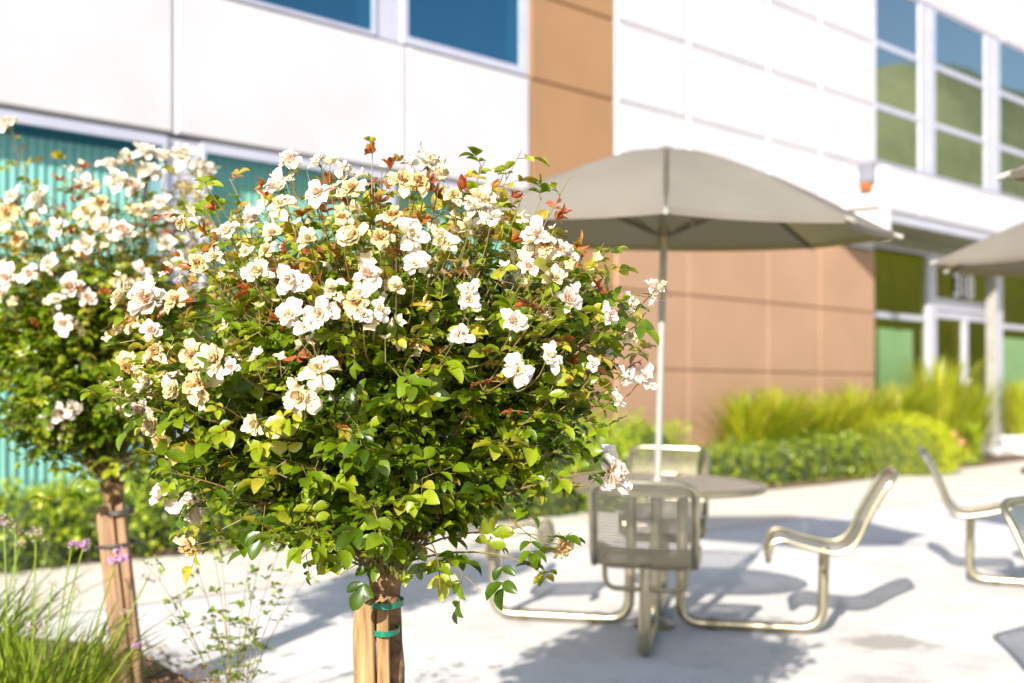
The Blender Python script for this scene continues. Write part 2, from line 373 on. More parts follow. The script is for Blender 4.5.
# shrub bed along the building
mb = MB()
for t, D in edge:
    mb.v += [(t, D, slope_z(D) + .005), (t, D + .12, slope_z(D) + .05), (t, 10.18, slope_z(10.2) + .07)]
for i in range(len(edge) - 1):
    for k in (0, 1):
        mb.f.append([3 * i + k, 3 * i + 3 + k, 3 * i + 4 + k, 3 * i + 1 + k]); mb.mi.append(0); mb.r.append(.5)
frame_obj(mb.build('shrub_bed', M['mulch'], kind='structure'))
# rose bed in the foreground
rng = random.Random(3)
out = [(x * 1.05, y * 1.05) for x, y in [(-7, 7.6), (-4, 7.1), (-2.6, 6.72), (-2.0, 6.60), (-1.66, 6.42), (-1.42, 6.05), (-1.15, 5.6), (-.75, 5.0), (-.2, 4.5), (.4, 4.1), (.9, 3.4), (1.0, 2.4), (.9, 1), (-7, 1)]]
mb = MB(); cx, cy = -2.5, 3.8
rings = [(1.0, .006), (.965, .05), (.8, .07), (.5, .08), (.0, .08)]
dense = []
for i in range(len(out)):
    a, b_ = out[i], out[(i + 1) % len(out)]
    for k in range(6): dense.append((a[0] + (b_[0] - a[0]) * k / 6, a[1] + (b_[1] - a[1]) * k / 6))
for s_, h in rings[:-1]:
    for x, y in dense:
        X, Y = cx + (x - cx) * s_, cy + (y - cy) * s_
        mb.v.append((X, Y, zg(X, Y) + h + rng.uniform(-.008, .008) * (s_ < 1)))
n = len(dense)
for j in range(len(rings) - 2):
    for i in range(n):
        mb.f.append([j * n + i, j * n + (i + 1) % n, (j + 1) * n + (i + 1) % n, (j + 1) * n + i]); mb.mi.append(0); mb.r.append(.5)
mb.v.append((cx, cy, zg(cx, cy) + .08)); c0 = len(mb.v) - 1
for i in range(n): mb.f.append([3 * n + i, 3 * n + (i + 1) % n, c0]); mb.mi.append(0); mb.r.append(.5)
mb.build('rose_bed', M['mulch'], kind='structure', smooth=True)
# loose bark chips on the bed near its edge
nr = np.random.default_rng(5)
pts = []
while len(pts) < 2600:
    x, y = nr.uniform(-3.2, -.7), nr.uniform(4.8, 6.7)
    # inside test against the curved edge
    ex = 1.05 * np.interp(y / 1.05, [4.5, 5.0, 5.6, 6.05, 6.42, 6.6, 6.72], [-.2, -.75, -1.15, -1.42, -1.66, -2.0, -2.6])
    if x < ex + .02: pts.append((x, y, zg(x, y) + .06 + nr.uniform(0, .03)))
pts = np.array(pts); Np = len(pts)
leaf_mesh('bark_chips', pts, nr.normal(size=(Np, 3)) * [1, 1, .25], nr.normal(size=(Np, 3)) * .4 + [0, 0, 1], nr.uniform(.02, .06, Np), nr.uniform(.01, .025, Np), nr.random(Np),
          leafmat('bark_chip', [(0, (.12, .06, .03)), (.5, (.28, .16, .09)), (1, (.48, .33, .2))], .9, .0, 1, .1), simple=True, kind='stuff', label='brown bark chips strewn over the rose bed')
# wooded hill off to the right: seen only as a reflection in the windows
mb = MB(); nx, ny = 28, 70
rr = random.Random(8); ph = [(rr.uniform(.05, .25), rr.uniform(0, 6), rr.uniform(.3, 1.1)) for _ in range(8)]
for j in range(ny):
    Y = -160 + 460 * j / (ny - 1)
    A = 13 + 13 * max(0, min(1, (Y + 10) / 70)) + sum(a * math.sin(w * Y + p) for w, p, a in ph)
    for i in range(nx):
        X = 75 + 110 * i / (nx - 1)
        g = math.exp(-((X - 128) / 26) ** 2)
        mb.v.append((X, Y, -1.2 + A * 1.32 * g + rr.uniform(-.5, .5) * g))
for j in range(ny - 1):
    for i in range(nx - 1):
        a = j * nx + i; mb.f.append([a, a + 1, a + 1 + nx, a + nx]); mb.mi.append(0); mb.r.append(.5)
mb.build('hillside', M['hill'], kind='structure', smooth=True)

# ------------------------------------------------------------------ the office building
B = empty('office_building', label='white and tan two storey office building with teal and blue glazing behind the patio', cat='building')
B.rotation_euler = (0, 0, BROT)
FD = 10.2
def tpx(px, D=FD):
    x = (px - 512) / FPX; return D * (US * x + UC) / (US - UC * x)
ZS = .2
TOP = 9.4
def panels(name, ts, zs, material, D=FD, depth=.10, gt=.03, gz=.022, lab=None, ch=.018):
    m = MB()
    for i in range(len(ts) - 1):
        for j in range(len(zs) - 1):
            m.cbox(ts[i] + gt * .5, ts[i + 1] - gt * .5, D, D + depth, zs[j] + gz * .5, zs[j + 1] - gz * .5, ch)
    m.box(ts[0] + .01, ts[-1] - .01, D + .026, D + depth + .15, zs[0] + .012, zs[-1] - .012)
    return m.build(name, material, B)
Z1, Z2, Z3 = 3.57, 4.86, 6.80
tl = [tpx(175) - 2.86 * k for k in (6, 5, 4, 3, 2, 1)] + [tpx(175), tpx(408), tpx(531)]
panels('wall', tl, [Z1, Z2], M['wall'], gt=.04)                      # spandrel band between the storeys
panels('wall', tl, [Z3, 8.0, TOP], M['wall'], gt=.035)
panels('pier', [tpx(532), tpx(616)], [ZS, 1.64, 2.60, Z1, 4.85, 5.81, 6.78, 7.75, TOP], M['tan'], D=FD + .02, gz=.035, ch=.008)
tr = [tpx(616), tpx(688), tpx(768), tpx(820), tpx(875)]
panels('lower_wall', tr, [ZS, 1.64, 2.60, Z1], M['brown'], gz=.03, gt=.026, ch=.007)
panels('wall', tr, [Z1, 4.85, 5.81, 6.78, 7.75, TOP], M['wall'], gt=.07, gz=.024)
# parapet above the long window and the band beneath it
tw = [tpx(875), tpx(928), tpx(993), tpx(1045), tpx(1110), tpx(1180)]
tw2 = [tw[0], tpx(928) + 0, tpx(1008), tpx(1110), tpx(1180)]
panels('wall', [tw[0], tpx(1003), tpx(1110), tpx(1180)], [7.78, TOP], M['wall'], gt=.04)
panels('wall', tw2, [Z1 + .55, 4.96], M['wall'], gt=.03)
# brown wall return beside the entrance
m = MB(); m.box(tpx(875) - .10, tpx(875) - .003, FD + .26, FD + .95, ZS, Z1); m.build('wall_return', M['brown'], B)

def window(t0, t1, z0, z1, mull=(), trans=(), glass='glass_teal', D=FD + .035, fw=.035, top=.0, blind=None, mw=.06, depth=.05):
    root = MB()
    # frame = the part, its panes sub-parts
    root.box(t0, t1, D - .012, D + depth, z1 - fw - top, z1); root.box(t0, t1, D - .012, D + depth, z0, z0 + fw)
    root.box(t0, t0 + fw, D - .010, D + depth - .002, z0 + fw + .001, z1 - fw - top - .001); root.box(t1 - fw, t1, D - .010, D + depth - .002, z0 + fw + .001, z1 - fw - top - .001)
    za, zb = z0 + fw, z1 - fw - top
    for (a, b_) in mull: root.cbox(a, b_, D - .014, D + depth + .01, za + .001, zb - .001, .008)
    xs = [t0 + fw] + [v for ab in mull for v in ab] + [t1 - fw]
    segs = [(xs[2 * i], xs[2 * i + 1]) for i in range(len(xs) // 2)]
    for zt in trans:
        for a, b_ in segs: root.box(a + .001, b_ - .001, D - .006, D + depth - .004, zt - .045, zt + .045)
    fr = root.build('window', M['frame'], B)
    zz = [za] + list(trans) + [zb]
    g = MB()
    for a, b_ in segs:
        for i in range(len(zz) - 1):
            lo = zz[i] + (.045 if i else 0); hi = zz[i + 1] - (.045 if i < len(zz) - 2 else 0)
            g.add([(a, D + .01, lo), (b_, D + .01, lo), (b_, D + .01, hi), (a, D + .01, hi)], [(0, 1, 2, 3)])
    g.build('glass', M[glass], fr)
    if blind:
        for (ba, bb, bz0, bz1) in blind:
            s_ = MB(); t = ba; k = 0
            while t < bb:
                an = -.5; w = .040; y = D + .26
                cs, sn = math.cos(an) * w, math.sin(an) * w
                pr = [(t - cs, y - sn), (t - cs * .4, y - sn * .4 - .010), (t + cs * .4, y + sn * .4 - .010), (t + cs, y + sn)]
                vs = [(x, yy, z) for z in (bz0, bz1) for x, yy in pr]
                s_.add(vs, [(0, 1, 5, 4), (1, 2, 6, 5), (2, 3, 7, 6)])
                t += .085
            s_.build('blind', M['blind'], fr)
    # dim room behind
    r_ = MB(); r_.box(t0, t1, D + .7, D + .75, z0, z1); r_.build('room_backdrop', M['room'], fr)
    return fr
# ground floor, left wing
a0 = tl[0]
wm = [(tpx(163), tpx(210))]
w163, w210 = tpx(163), tpx(210)
left_m = []
for k in (3, 2, 1): left_m.append((w163 - 2.86 * k + .0, w163 - 2.86 * k + .10))
left_m += [(w163, w163 + .12), (w210 - .08, w210)]
xend = tpx(531)
window(tl[1], w163 + .06, .45, Z1 - .02, [(w163 - 2.86 * 2, w163 - 2.86 * 2 + .1), (w163 - 2.86 + .0, w163 - 2.86 + .10)], (), 'glass_teal', top=.05,
       blind=[(tl[1] + .1, w163 - .02, .5, 3.42)])
m = MB(); m.box(w163 + .062, w210 - .062, FD + .06, FD + .3, .45, Z1 - .02); m.build('window_pier', M['frame'], B)
window(w210 - .06, xend - .02, .45, Z1 - .02, [(tpx(388), tpx(398))], (), 'glass_teal', top=.05,
       blind=[(w210 + .05, tpx(386), .5, 3.5), (tpx(400), xend - .1, .5, 3.5)])
m = MB(); m.cbox(tl[0], xend, FD, FD + .4, ZS - .1, .448, .01); m.build('base_wall', M['wall'], B)
# upper floor, left wing
m1, m2 = tpx(374), tpx(408)
window(tl[1], m1 + .05, Z2 + .02, Z3 - .02, [(tl[3], tl[3] + .1), (tl[4] + .2, tl[4] + .3)], (), 'glass_blue', blind=[(tpx(215), tpx(268), Z2 + .1, Z3 - .1)])
m = MB(); m.box(m1 + .052, m2 - .052, FD + .05, FD + .3, Z2 + .02, Z3 - .02); m.build('window_pier', M['frame'], B)
window(m2 - .05, tpx(527), Z2 + .02, Z3 - .02, [], (), 'glass_blue', fw=.08)
m = MB(); m.box(tpx(527) + .003, tpx(531), FD + .03, FD + .3, Z2 + .02, Z3 - .02); m.build('window_jamb', M['wall'], B)
# upper floor, long window on the right
window(tpx(875) + .02, tpx(1180), 4.965, 7.775, [(tpx(920), tpx(928)), (tpx(928.6), tpx(936)), (tpx(986), tpx(993)), (tpx(993.6), tpx(1000.5)), (tpx(1058), tpx(1074)), (tpx(1140), tpx(1156))],
       (5.84, 6.82), 'glass_grey', D=FD + .02, fw=.03)
# entrance glazing (flush ground floor on the right) with pale panels for the sunlit lower part of the blinds
ED = FD + .30
zt = 2.62
window(tpx(875) + .0, tpx(927, ED), .30, 3.75, [], (zt,), 'glass_green', D=ED, fw=.05)
window(tpx(1001, ED), tpx(1180, ED), .30, 3.75, [(tpx(1075, ED), tpx(1085, ED))], (zt,), 'glass_green', D=ED, fw=.05)
m = MB(); m.box(tpx(875, ED) + .1, tpx(920, ED), ED + .13, ED + .15, .35, 2.42); m.build('sunlit_blind', M['lit_blind'], B)  # panel ends at the sun line; the lit area is put into its height
m = MB(); m.box(tpx(1006, ED), tpx(1072, ED), ED + .13, ED + .15, .35, 2.42); m.build('sunlit_blind', M['lit_blind'], B)
# header above the glazing, soffit and projecting canopy
m = MB(); m.box(tpx(875), tpx(1180, ED), ED - .04, ED + .3, 3.755, 4.11); m.build('header', M['soffit'], B)
CD = 9.42
ct0, ct1 = tpx(888, CD), tpx(1180, CD)
m = MB()
cts = [ct0, tpx(921, CD), tpx(1003, CD), tpx(1090, CD), ct1]
for i in range(4): m.cbox(cts[i] + .008, cts[i + 1] - .008, CD, CD + .12, 4.03, 4.66, .01)
m.box(ct0 + .02, ct1, CD + .06, FD - .003, 4.10, 4.64)
m.box(ct0 + .0, ct0 + .10, CD + .003, FD - .003, 3.60, 4.03)        # downturned end of the canopy
c_ = m.build('canopy', M['wall'], B)
m = MB(); m.box(ct0 + .11, ct1, CD + .05, CD + .14, 3.88, 4.028); m.build('trim', M['frame'], c_)
m = MB(); m.box(ct0 + .11, ct1, CD + .142, ED - .045, 3.90, 4.06); m.build('soffit', M['soffit'], c_)
# doors
dl, dr = tpx(927, ED) + .005, tpx(1001, ED) - .005
m = MB(); m.box(dl, dl + .28, ED - .04, ED + .1, .28, 3.75); m.box(dr - .28, dr, ED - .04, ED + .1, .28, 3.75)
m.box(dl + .281, dr - .281, ED - .038, ED + .098, 3.55, 3.75); m.box(dl + .281, dr - .281, ED - .038, ED + .098, 2.80, 3.0)
dfr = m.build('door_frame', M['frame'], B)
m = MB(); m.add([(dl + .28, ED + .04, 3.0), (dr - .28, ED + .04, 3.0), (dr - .28, ED + .04, 3.55), (dl + .28, ED + .04, 3.55)], [(0, 1, 2, 3)])
m.build('glass', M['glass_green'], dfr)
mid = (dl + dr) / 2
for a, b_ in ((dl + .285, mid - .004), (mid + .004, dr - .285)):
    m = MB(); m.cbox(a, a + .11, ED, ED + .06, .30, 2.795, .006); m.cbox(b_ - .11, b_, ED, ED + .06, .30, 2.795, .006)
    m.box(a + .111, b_ - .111, ED + .002, ED + .058, 2.66, 2.794); m.box(a + .111, b_ - .111, ED + .002, ED + .058, .301, .55)
    d_ = m.build('door', M['frame'], B)
    m = MB(); m.add([(a + .11, ED + .03, .55), (b_ - .11, ED + .03, .55), (b_ - .11, ED + .03, 2.66), (a + .11, ED + .03, 2.66)], [(0, 1, 2, 3)])
    m.build('glass', M['glass_green'], d_)
    hx = b_ - .06 if a < mid - .3 else a + .06
    m = MB(); m.tube(rounded([(hx, ED + .01, 1.2), (hx, ED - .05, 1.2), (hx, ED - .05, 1.6), (hx, ED + .01, 1.6)], .02), .012, 8); m.build('handle', M['alu'], d_, smooth=True)
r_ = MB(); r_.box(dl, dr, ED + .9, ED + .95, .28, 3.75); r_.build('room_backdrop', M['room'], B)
cu = bpy.data.curves.new('suite_number', 'FONT'); cu.body = '318'; cu.size = .58; cu.extrude = .004; cu.align_x = 'CENTER'; cu.offset = .012
to = bpy.data.objects.new('suite_number', cu); COL.objects.link(to)
dg = bpy.context.evaluated_depsgraph_get(); tm = bpy.data.meshes.new_from_object(to.evaluated_get(dg)); bpy.data.objects.remove(to)
to = bpy.data.objects.new('suite_number', tm); COL.objects.link(to); tm.materials.append(M['text'])
to.parent = dfr; to.rotation_euler = (PI / 2, 0, 0); to.location = (mid, ED + .03, 3.075)
# roof slab, and the mass behind the facade so that nothing is hollow
m = MB(); m.box(tl[0], tpx(1180), FD + 1.1, FD + 14, ZS, TOP - .3); m.build('building_core', M['room'], B)
m = MB(); m.box(tl[0] - .05, tpx(1180) + .05, FD + .26, FD + 14, TOP - .29, TOP - .1); m.build('roof', M['wall'], B)
m = MB(); m.box(tl[0] - .2, tl[0] - .003, FD, FD + 14, ZS, TOP); m.build('side_wall', M['wall'], B)
# dark floor slab line at the window recesses
m = MB(); m.box(tl[0], tpx(531), FD + .26, FD + 1.0, Z1 + .02, Z2 - .02); m.build('floor_slab', M['room'], B)
# wall alarm
al = empty('strobe_alarm', P(ct0, 9.74, 4.50), cat='alarm', label='small grey alarm box with an amber lens, below the corner of the long upper window')
al.rotation_euler = (0, 0, BROT - PI / 2)
m = MB(); m.cbox(-.12, .13, -.10, -.003, -.06, .24, .02); m.build('housing', M['device'], al)
m = MB(); m.cbox(-.09, .08, -.12, -.004, -.17, -.062, .02); m.build('lens', M['amber'], al)
# slender entrance column on a concrete foot
def col_at(px, D, w, top, name, label):
    t = tpx(px, D); e = empty(name, P(t, D, slope_z(D)), cat='column', label=label); e.rotation_euler = (0, 0, BROT)
    z0 = slope_z(D)
    m = MB(); m.cbox(-w, -.012, -.09, .09, .2, top - z0, .01); m.build('shaft', M['white_cap'], e)
    m = MB(); m.cbox(.004, w, -.08, .08, .2, top - z0, .01); m.build('shaft', M['frame'], e)
    m = MB(); m.cbox(-.36, .36, -.28, .28, .0, .2, .03); m.build('footing', M['plinth'], e)
    return e
col_at(992, 10.22, .055, 3.895, 'entrance_column', 'slender white entrance column on a concrete foot, beside the door')
t = tpx(1026, 9.9); e = empty('concrete_planter', P(t, 9.9, slope_z(9.9)), cat='planter', label='low concrete block planter at the right edge beside the entrance column'); e.rotation_euler = (0, 0, BROT)
m = MB(); m.cbox(-.3, .3, -.3, .3, 0, .32, .03); m.build('block', M['plinth'], e)
m = MB(); m.cbox(-.33, .33, -.33, .33, .321, .38, .02); m.build('rim', M['plinth'], e)

# ------------------------------------------------------------------ hedges, shrubs, grasses
def blob_leaves(name, parts, count, size, material, core=True, seed=1, label=None, cat_='shrub', group=None, upb=.4, core_s=.80, lumpy=True):
    """parts: list of (centre xyz, radii xyz) in world space; leaves scattered through the shells"""
    g = np.random.default_rng(seed)
    base = Vector(parts[0][0]); base.z = zg(base.x, base.y)
    e = empty(name, base, cat=cat_, label=label, group=group)
    vol = np.array([r[0] * r[1] + r[1] * r[2] + r[0] * r[2] for c, r in parts]); vol /= vol.sum()
    pos = []; tan = []; nor = []
    for (c, r), fr in zip(parts, vol):
        k = int(count * fr); d = g.normal(size=(k, 3)); d /= np.linalg.norm(d, axis=1, keepdims=True)
        # superellipsoid: squarer than a ball
        q = np.sign(d) * np.abs(d) ** (.72 if lumpy else .85)
        lump = 1 + (1 if lumpy else .25) * ( .07 * np.sin(d[:, 0] * 9 + seed) + .07 * np.sin(d[:, 1] * 11 + seed * 2) + .05 * np.sin(d[:, 2] * 13))
        rad = g.uniform(.80, 1.06, k)[:, None] * lump[:, None]
        p = np.array(c) + q * rad * np.array(r)
        z0 = SL * (-UC * p[:, 0] + US * p[:, 1]) - .03
        ok = p[:, 2] > z0
        pos.append(p[ok]); t_ = d + g.normal(size=(k, 3)) * .8 + [0, 0, upb]; tan.append(t_[ok]); nor.append((d + g.normal(size=(k, 3)) * .7)[ok])
    pos = np.concatenate(pos) - np.array(base); tan = np.concatenate(tan); nor = np.concatenate(nor); N = len(pos)
    L = g.uniform(.7, 1.3, N) * size
    leaf_mesh('foliage', pos, tan, nor, L, L * g.uniform(.45, .65, N), np.clip(g.beta(2, 2.2, N), 0, 1), material, e, simple=True)
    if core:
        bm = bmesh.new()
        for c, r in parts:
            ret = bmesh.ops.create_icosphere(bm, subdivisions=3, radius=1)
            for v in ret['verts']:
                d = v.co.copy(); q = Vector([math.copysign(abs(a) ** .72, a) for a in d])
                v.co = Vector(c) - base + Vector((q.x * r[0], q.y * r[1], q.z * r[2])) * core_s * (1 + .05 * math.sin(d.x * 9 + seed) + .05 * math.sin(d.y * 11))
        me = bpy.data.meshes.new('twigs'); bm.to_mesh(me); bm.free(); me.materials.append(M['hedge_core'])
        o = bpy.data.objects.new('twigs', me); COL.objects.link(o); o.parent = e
    return e
def bp(t, D, h): x, y, _ = P(t, D, 0); return (x, y, zg(x, y) + h)
# long hedge under the left wing, rising a little towards the tan pier
parts = []
rr = random.Random(12)
t = 1.5
while t < 12.2:
    w = rr.uniform(.55, .75); h = .20 + .012 * (t - 3) + (.04 if t > 10.5 else 0) + rr.uniform(-.02, .04)
    parts.append((bp(t, 9.12, h * .35), (w, .80, h * 1.5 + .06))); t += w * 1.15
blob_leaves('hedge', parts, 42000, .052, M['hedge'], seed=4, cat_='hedge', label='long low green hedge below the teal ground floor windows of the left wing')
t = 14.8
blob_leaves('rounded_shrub', [(bp(tpx(612, 9.5), 9.5, .38), (.85, .5, .52)), (bp(tpx(585, 9.5), 9.45, .36), (.6, .5, .5))], 5500, .05, M['hedge'], seed=7, label='dark rounded shrub against the clay wall, behind the first table umbrella pole')
# dark low hedge before the grasses
ta, tb = tpx(650, 9.3) + .2, tpx(842, 9.3)
parts = [(bp(ta + (tb - ta) * k / 9, 9.36, .17 + .008 * k), (.42, .38, .30 + .012 * k + .03 * math.sin(k * 2.1))) for k in range(10)]
blob_leaves('hedge', parts, 12000, .05, M['hedge_dark'], seed=9, cat_='hedge', label='dark low hedge in front of the tall grasses, left of the lime shrub')
blob_leaves('lime_shrub', [(bp(tpx(889, 9.32), 9.32, .24), (.98, .50, .62))], 20000, .030, M['lime'], seed=10, lumpy=False, label='clipped dome of lime yellow foliage in front of the tall grasses')
def grass_clump(t, D, h, spread, n, seed, label, material='grass', group=None):
    g = random.Random(seed); base = bp(t, D, 0); e = empty('ornamental_grass', base, cat='grass plant', label=label, group=group)
    m = MB()
    for i in range(n):
        a = g.uniform(0, 2 * PI); r0 = g.uniform(0, .12); L = h * g.uniform(.45, 1.12); out_ = spread * g.uniform(.15, 1.7)
        p0 = Vector((r0 * math.cos(a), r0 * math.sin(a), 0)); dirv = Vector((math.cos(a), math.sin(a), 0))
        w = g.uniform(.006, .016); side = Vector((-math.sin(a), math.cos(a), 0))
        pts = [p0 + dirv * out_ * s_ ** 1.7 + Vector((0, 0, L * (s_ - .22 * s_ ** 3))) for s_ in (0, .3, .6, .85, 1)]
        vs = []
        for k, p in enumerate(pts):
            ww = w * (1, 1, .85, .5, .08)[k]; vs += [p - side * ww, p + side * ww]
        m.add(vs, [(2 * k, 2 * k + 1, 2 * k + 3, 2 * k + 2) for k in range(4)], 0, g.betavariate(2, 1.6))
    m.build('blades', M[material], e); return e
gl = ['leftmost tall yellow green grass clump against the clay wall', 'second grass clump from the left against the clay wall', 'grass clump behind the dark low hedge, below the clay wall corner',
      'tall grass clump directly behind the lime shrub', 'tallest grass clump in front of the glass beside the door', 'tall grass clump in front of the entrance door', 'grass clump between the lime shrub and the entrance column',
      'grass clump at the right edge behind the entrance column']
for i, (px, D, h, s_) in enumerate([(748, 9.8, 1.42, .62), (778, 9.75, 1.5, .6), (822, 9.8, 1.4, .62), (858, 9.8, 1.55, .65), (898, 9.8, 1.6, .62), (942, 9.75, 2.1, .6), (968, 9.65, 1.6, .5), (1022, 10.1, 1.7, .5)]):
    grass_clump(tpx(px, D), D, h, s_, 700, 20 + i, gl[i])
# coral flowering plant beside the entrance
e = blob_leaves('flowering_shrub', [(bp(tpx(957, 9.5), 9.5, .30), (.35, .35, .45))], 1600, .05, M['hedge'], core=False, seed=31, label='small shrub with coral flowers between the grasses and the entrance column')
m = MB(); g = random.Random(4)
for i in range(2):
    c = Vector((g.uniform(-.25, .2), g.uniform(-.3, 0), g.uniform(.3, .85)))
    for k in range(7):
        a = k * PI * 2 / 7; d = Vector((math.cos(a), -.4, math.sin(a))); s_ = Vector((-math.sin(a), 0, math.cos(a)))
        m.add([c, c + d * .04 + s_ * .02, c + d * .065, c + d * .04 - s_ * .02], [(0, 1, 2, 3)], 0, g.random())
m.build('blossom', M['coral'], e)

# ------------------------------------------------------------------ cafe tables with fixed seats
RQ = Quaternion((1, 0, 0), math.radians(.8)) @ Vector((0, 0, 1)).rotation_difference(GN)
HZ = .07
PROF = [(x, z + HZ) for x, z in [(.600, .352), (.604, .40), (.622, .452), (.672, .468), (.75, .447), (.833, .428), (.93, .412), (1.0, .425), (1.055, .485), (1.10, .59), (1.155, .70), (1.20, .775), (1.245, .832)]]
PC = cat([(x, 0, z) for x, z in PROF], 4)
def seat_parts(parent, ang):
    rot = Matrix.Rotation(ang, 4, 'Z')
    m = MB(); n = len(PC); W = .245; NW = 12
    s_ = [0]
    for i in range(1, n): s_.append(s_[-1] + (PC[i] - PC[i - 1]).length)
    R = .075; uv = []
    def hw(s):
        for e_, r in ((s_[-1] - s, R), (s, .04)):
            if e_ < r: return W - r + math.sqrt(max(0, r * r - (r - e_) ** 2))
        return W
    idx = {}
    for i, p in enumerate(PC):
        h = hw(s_[i])
        for k in range(NW + 1):
            y = -h + 2 * h * k / NW
            dish = -.014 * (1 - (y / W) ** 2)
            tn = (PC[min(i + 1, n - 1)] - PC[max(i - 1, 0)]).normalized(); nr_ = Vector((-tn.z, 0, tn.x))
            m.v.append(tuple(rot @ (Vector((p.x, y, p.z)) + nr_ * dish))); uv.append((y, s_[i]))
    for i in range(n - 1):
        for k in range(NW):
            a = i * (NW + 1) + k; m.f.append([a, a + 1, a + NW + 2, a + NW + 1]); m.mi.append(0); m.r.append(.5)
    m.uv = uv
    nv = len(m.v); nf = len(m.f); v0 = list(m.v)
    for lay in (1, 2):
        for i, p in enumerate(v0):
            ii = i // (NW + 1); tn = (PC[min(ii + 1, n - 1)] - PC[max(ii - 1, 0)]).normalized(); nr_ = rot @ Vector((-tn.z, 0, tn.x))
            m.v.append(tuple(Vector(p) - nr_ * .0022 * lay)); uv.append(uv[i])
        for f in m.f[:nf]: m.f.append([q + nv * lay for q in f]); m.mi.append(0); m.r.append(.5)
    so = m.build('seat', M['mesh_seat'], parent, smooth=True)
    # solid margins of the sheet (left, right) + rolled edge tube
    path = [(PC[i].x, -hw(s_[i]), PC[i].z) for i in range(n)] + [(PC[i].x, hw(s_[i]), PC[i].z) for i in range(n - 1, -1, -1)]
    path.append(path[0])
    m = MB(); m.tube([rot @ Vector(p) for p in path], .0155, 8, cap=False); m.build('rim', M['steel'], so, smooth=True)
    m = MB()
    for sg in (-1, 1):
        vs = []; 
        for i in range(n):
            tn = (PC[min(i + 1, n - 1)] - PC[max(i - 1, 0)]).normalized(); nr_ = Vector((-tn.z, 0, tn.x))
            for yy in (hw(s_[i]), hw(s_[i]) - .028): vs.append(rot @ (Vector((PC[i].x, sg * yy, PC[i].z)) + nr_ * .003))
        m.add(vs, [(2 * i, 2 * i + 1, 2 * i + 3, 2 * i + 2) for i in range(1, n - 1)])
    m.build('edge_band', M['steel'], so, smooth=True)
    # under-seat loop and the bent floor tube
    m = MB(); lp = rounded([(.90, -.20, .480), (.90, -.195, .355), (.90, .195, .355), (.90, .20, .480)], .06, 6)
    m.tube([rot @ Vector(p) for p in lp], .0125, 8); m.build('bracket', M['steel_dark'], so, smooth=True)
    m = MB(); tp = rounded([(.90, 0, .48), (.90, 0, .035), (.14, 0, .035), (.14, 0, .77)], .12, 8)
    m.tube([rot @ Vector(p) for p in tp], .029, 12); m.build('leg', M['steel'], parent, smooth=True)
    for x in (.70, .29):
        m = MB(); m.tube([rot @ Vector((x, 0, .035)), rot @ Vector((x + .05, 0, .035))], .0335, 12)
        m.build('collar', M['steel_dark'], parent, smooth=True)
def cafe_table(x, y, yaw, label, group):
    e = empty('cafe_table', (x, y, zg(x, y)), RQ @ Quaternion((0, 0, 1), yaw), cat='table', label=label, group=group)
    m = MB(); R = .575; uv = []; NR, NA = 6, 48
    for i in range(NR + 1):
        for k in range(NA):
            a = 2 * PI * k / NA; r = .03 + (R - .03) * i / NR
            m.v.append((r * math.cos(a), r * math.sin(a), .795)); uv.append((r * math.cos(a), r * math.sin(a)))
    for i in range(NR):
        for k in range(NA):
            k2 = (k + 1) % NA; m.f.append([i * NA + k, i * NA + k2, (i + 1) * NA + k2, (i + 1) * NA + k]); m.mi.append(0); m.r.append(.5)
    m.uv = uv; top = m.build('table_top', M['mesh_table'], e)
    m = MB(); ring = [(R * math.cos(2 * PI * k / 64), R * math.sin(2 * PI * k / 64)) for k in range(65)]
    # rolled flat rim
    prof = [(-.012, .007), (.010, .007), (.018, .0), (.018, -.022), (.010, -.028), (-.004, -.028), (-.012, -.006)]
    for k in range(64):
        a = 2 * PI * k / 64
        for dr_, dz in prof: m.v.append(((R + dr_) * math.cos(a), (R + dr_) * math.sin(a), .795 + dz))
    np_ = len(prof)
    for k in range(64):
        for j in range(np_):
            m.f.append([k * np_ + j, k * np_ + (j + 1) % np_, ((k + 1) % 64) * np_ + (j + 1) % np_, ((k + 1) % 64) * np_ + j]); m.mi.append(0); m.r.append(.5)
    m.build('rim', M['steel'], top, smooth=True)
    m = MB()
    for q in (-.42, -.28, -.14, .0, .14, .28, .42):
        L = math.sqrt(R * R - q * q) - .02
        m.box(q - .008, q + .008, -L, -.04 if abs(q) < .01 else L, .765, .7935)
    m.box(-.008, .008, .04, R - .02, .765, .7935)
    m.build('underside_ribs', M['steel_dark'], top)
    m = MB(); m.tube([(0, 0, .742), (0, 0, .762)], .20, 24); m.build('hub_plate', M['steel_dark'], e, smooth=True)
    m = MB(); m.tube([(0, 0, .7955), (0, 0, .815)], .045, 20); m.build('collar', M['alu'], e, smooth=True)
    for k in range(4): seat_parts(e, k * PI / 2)
    return e
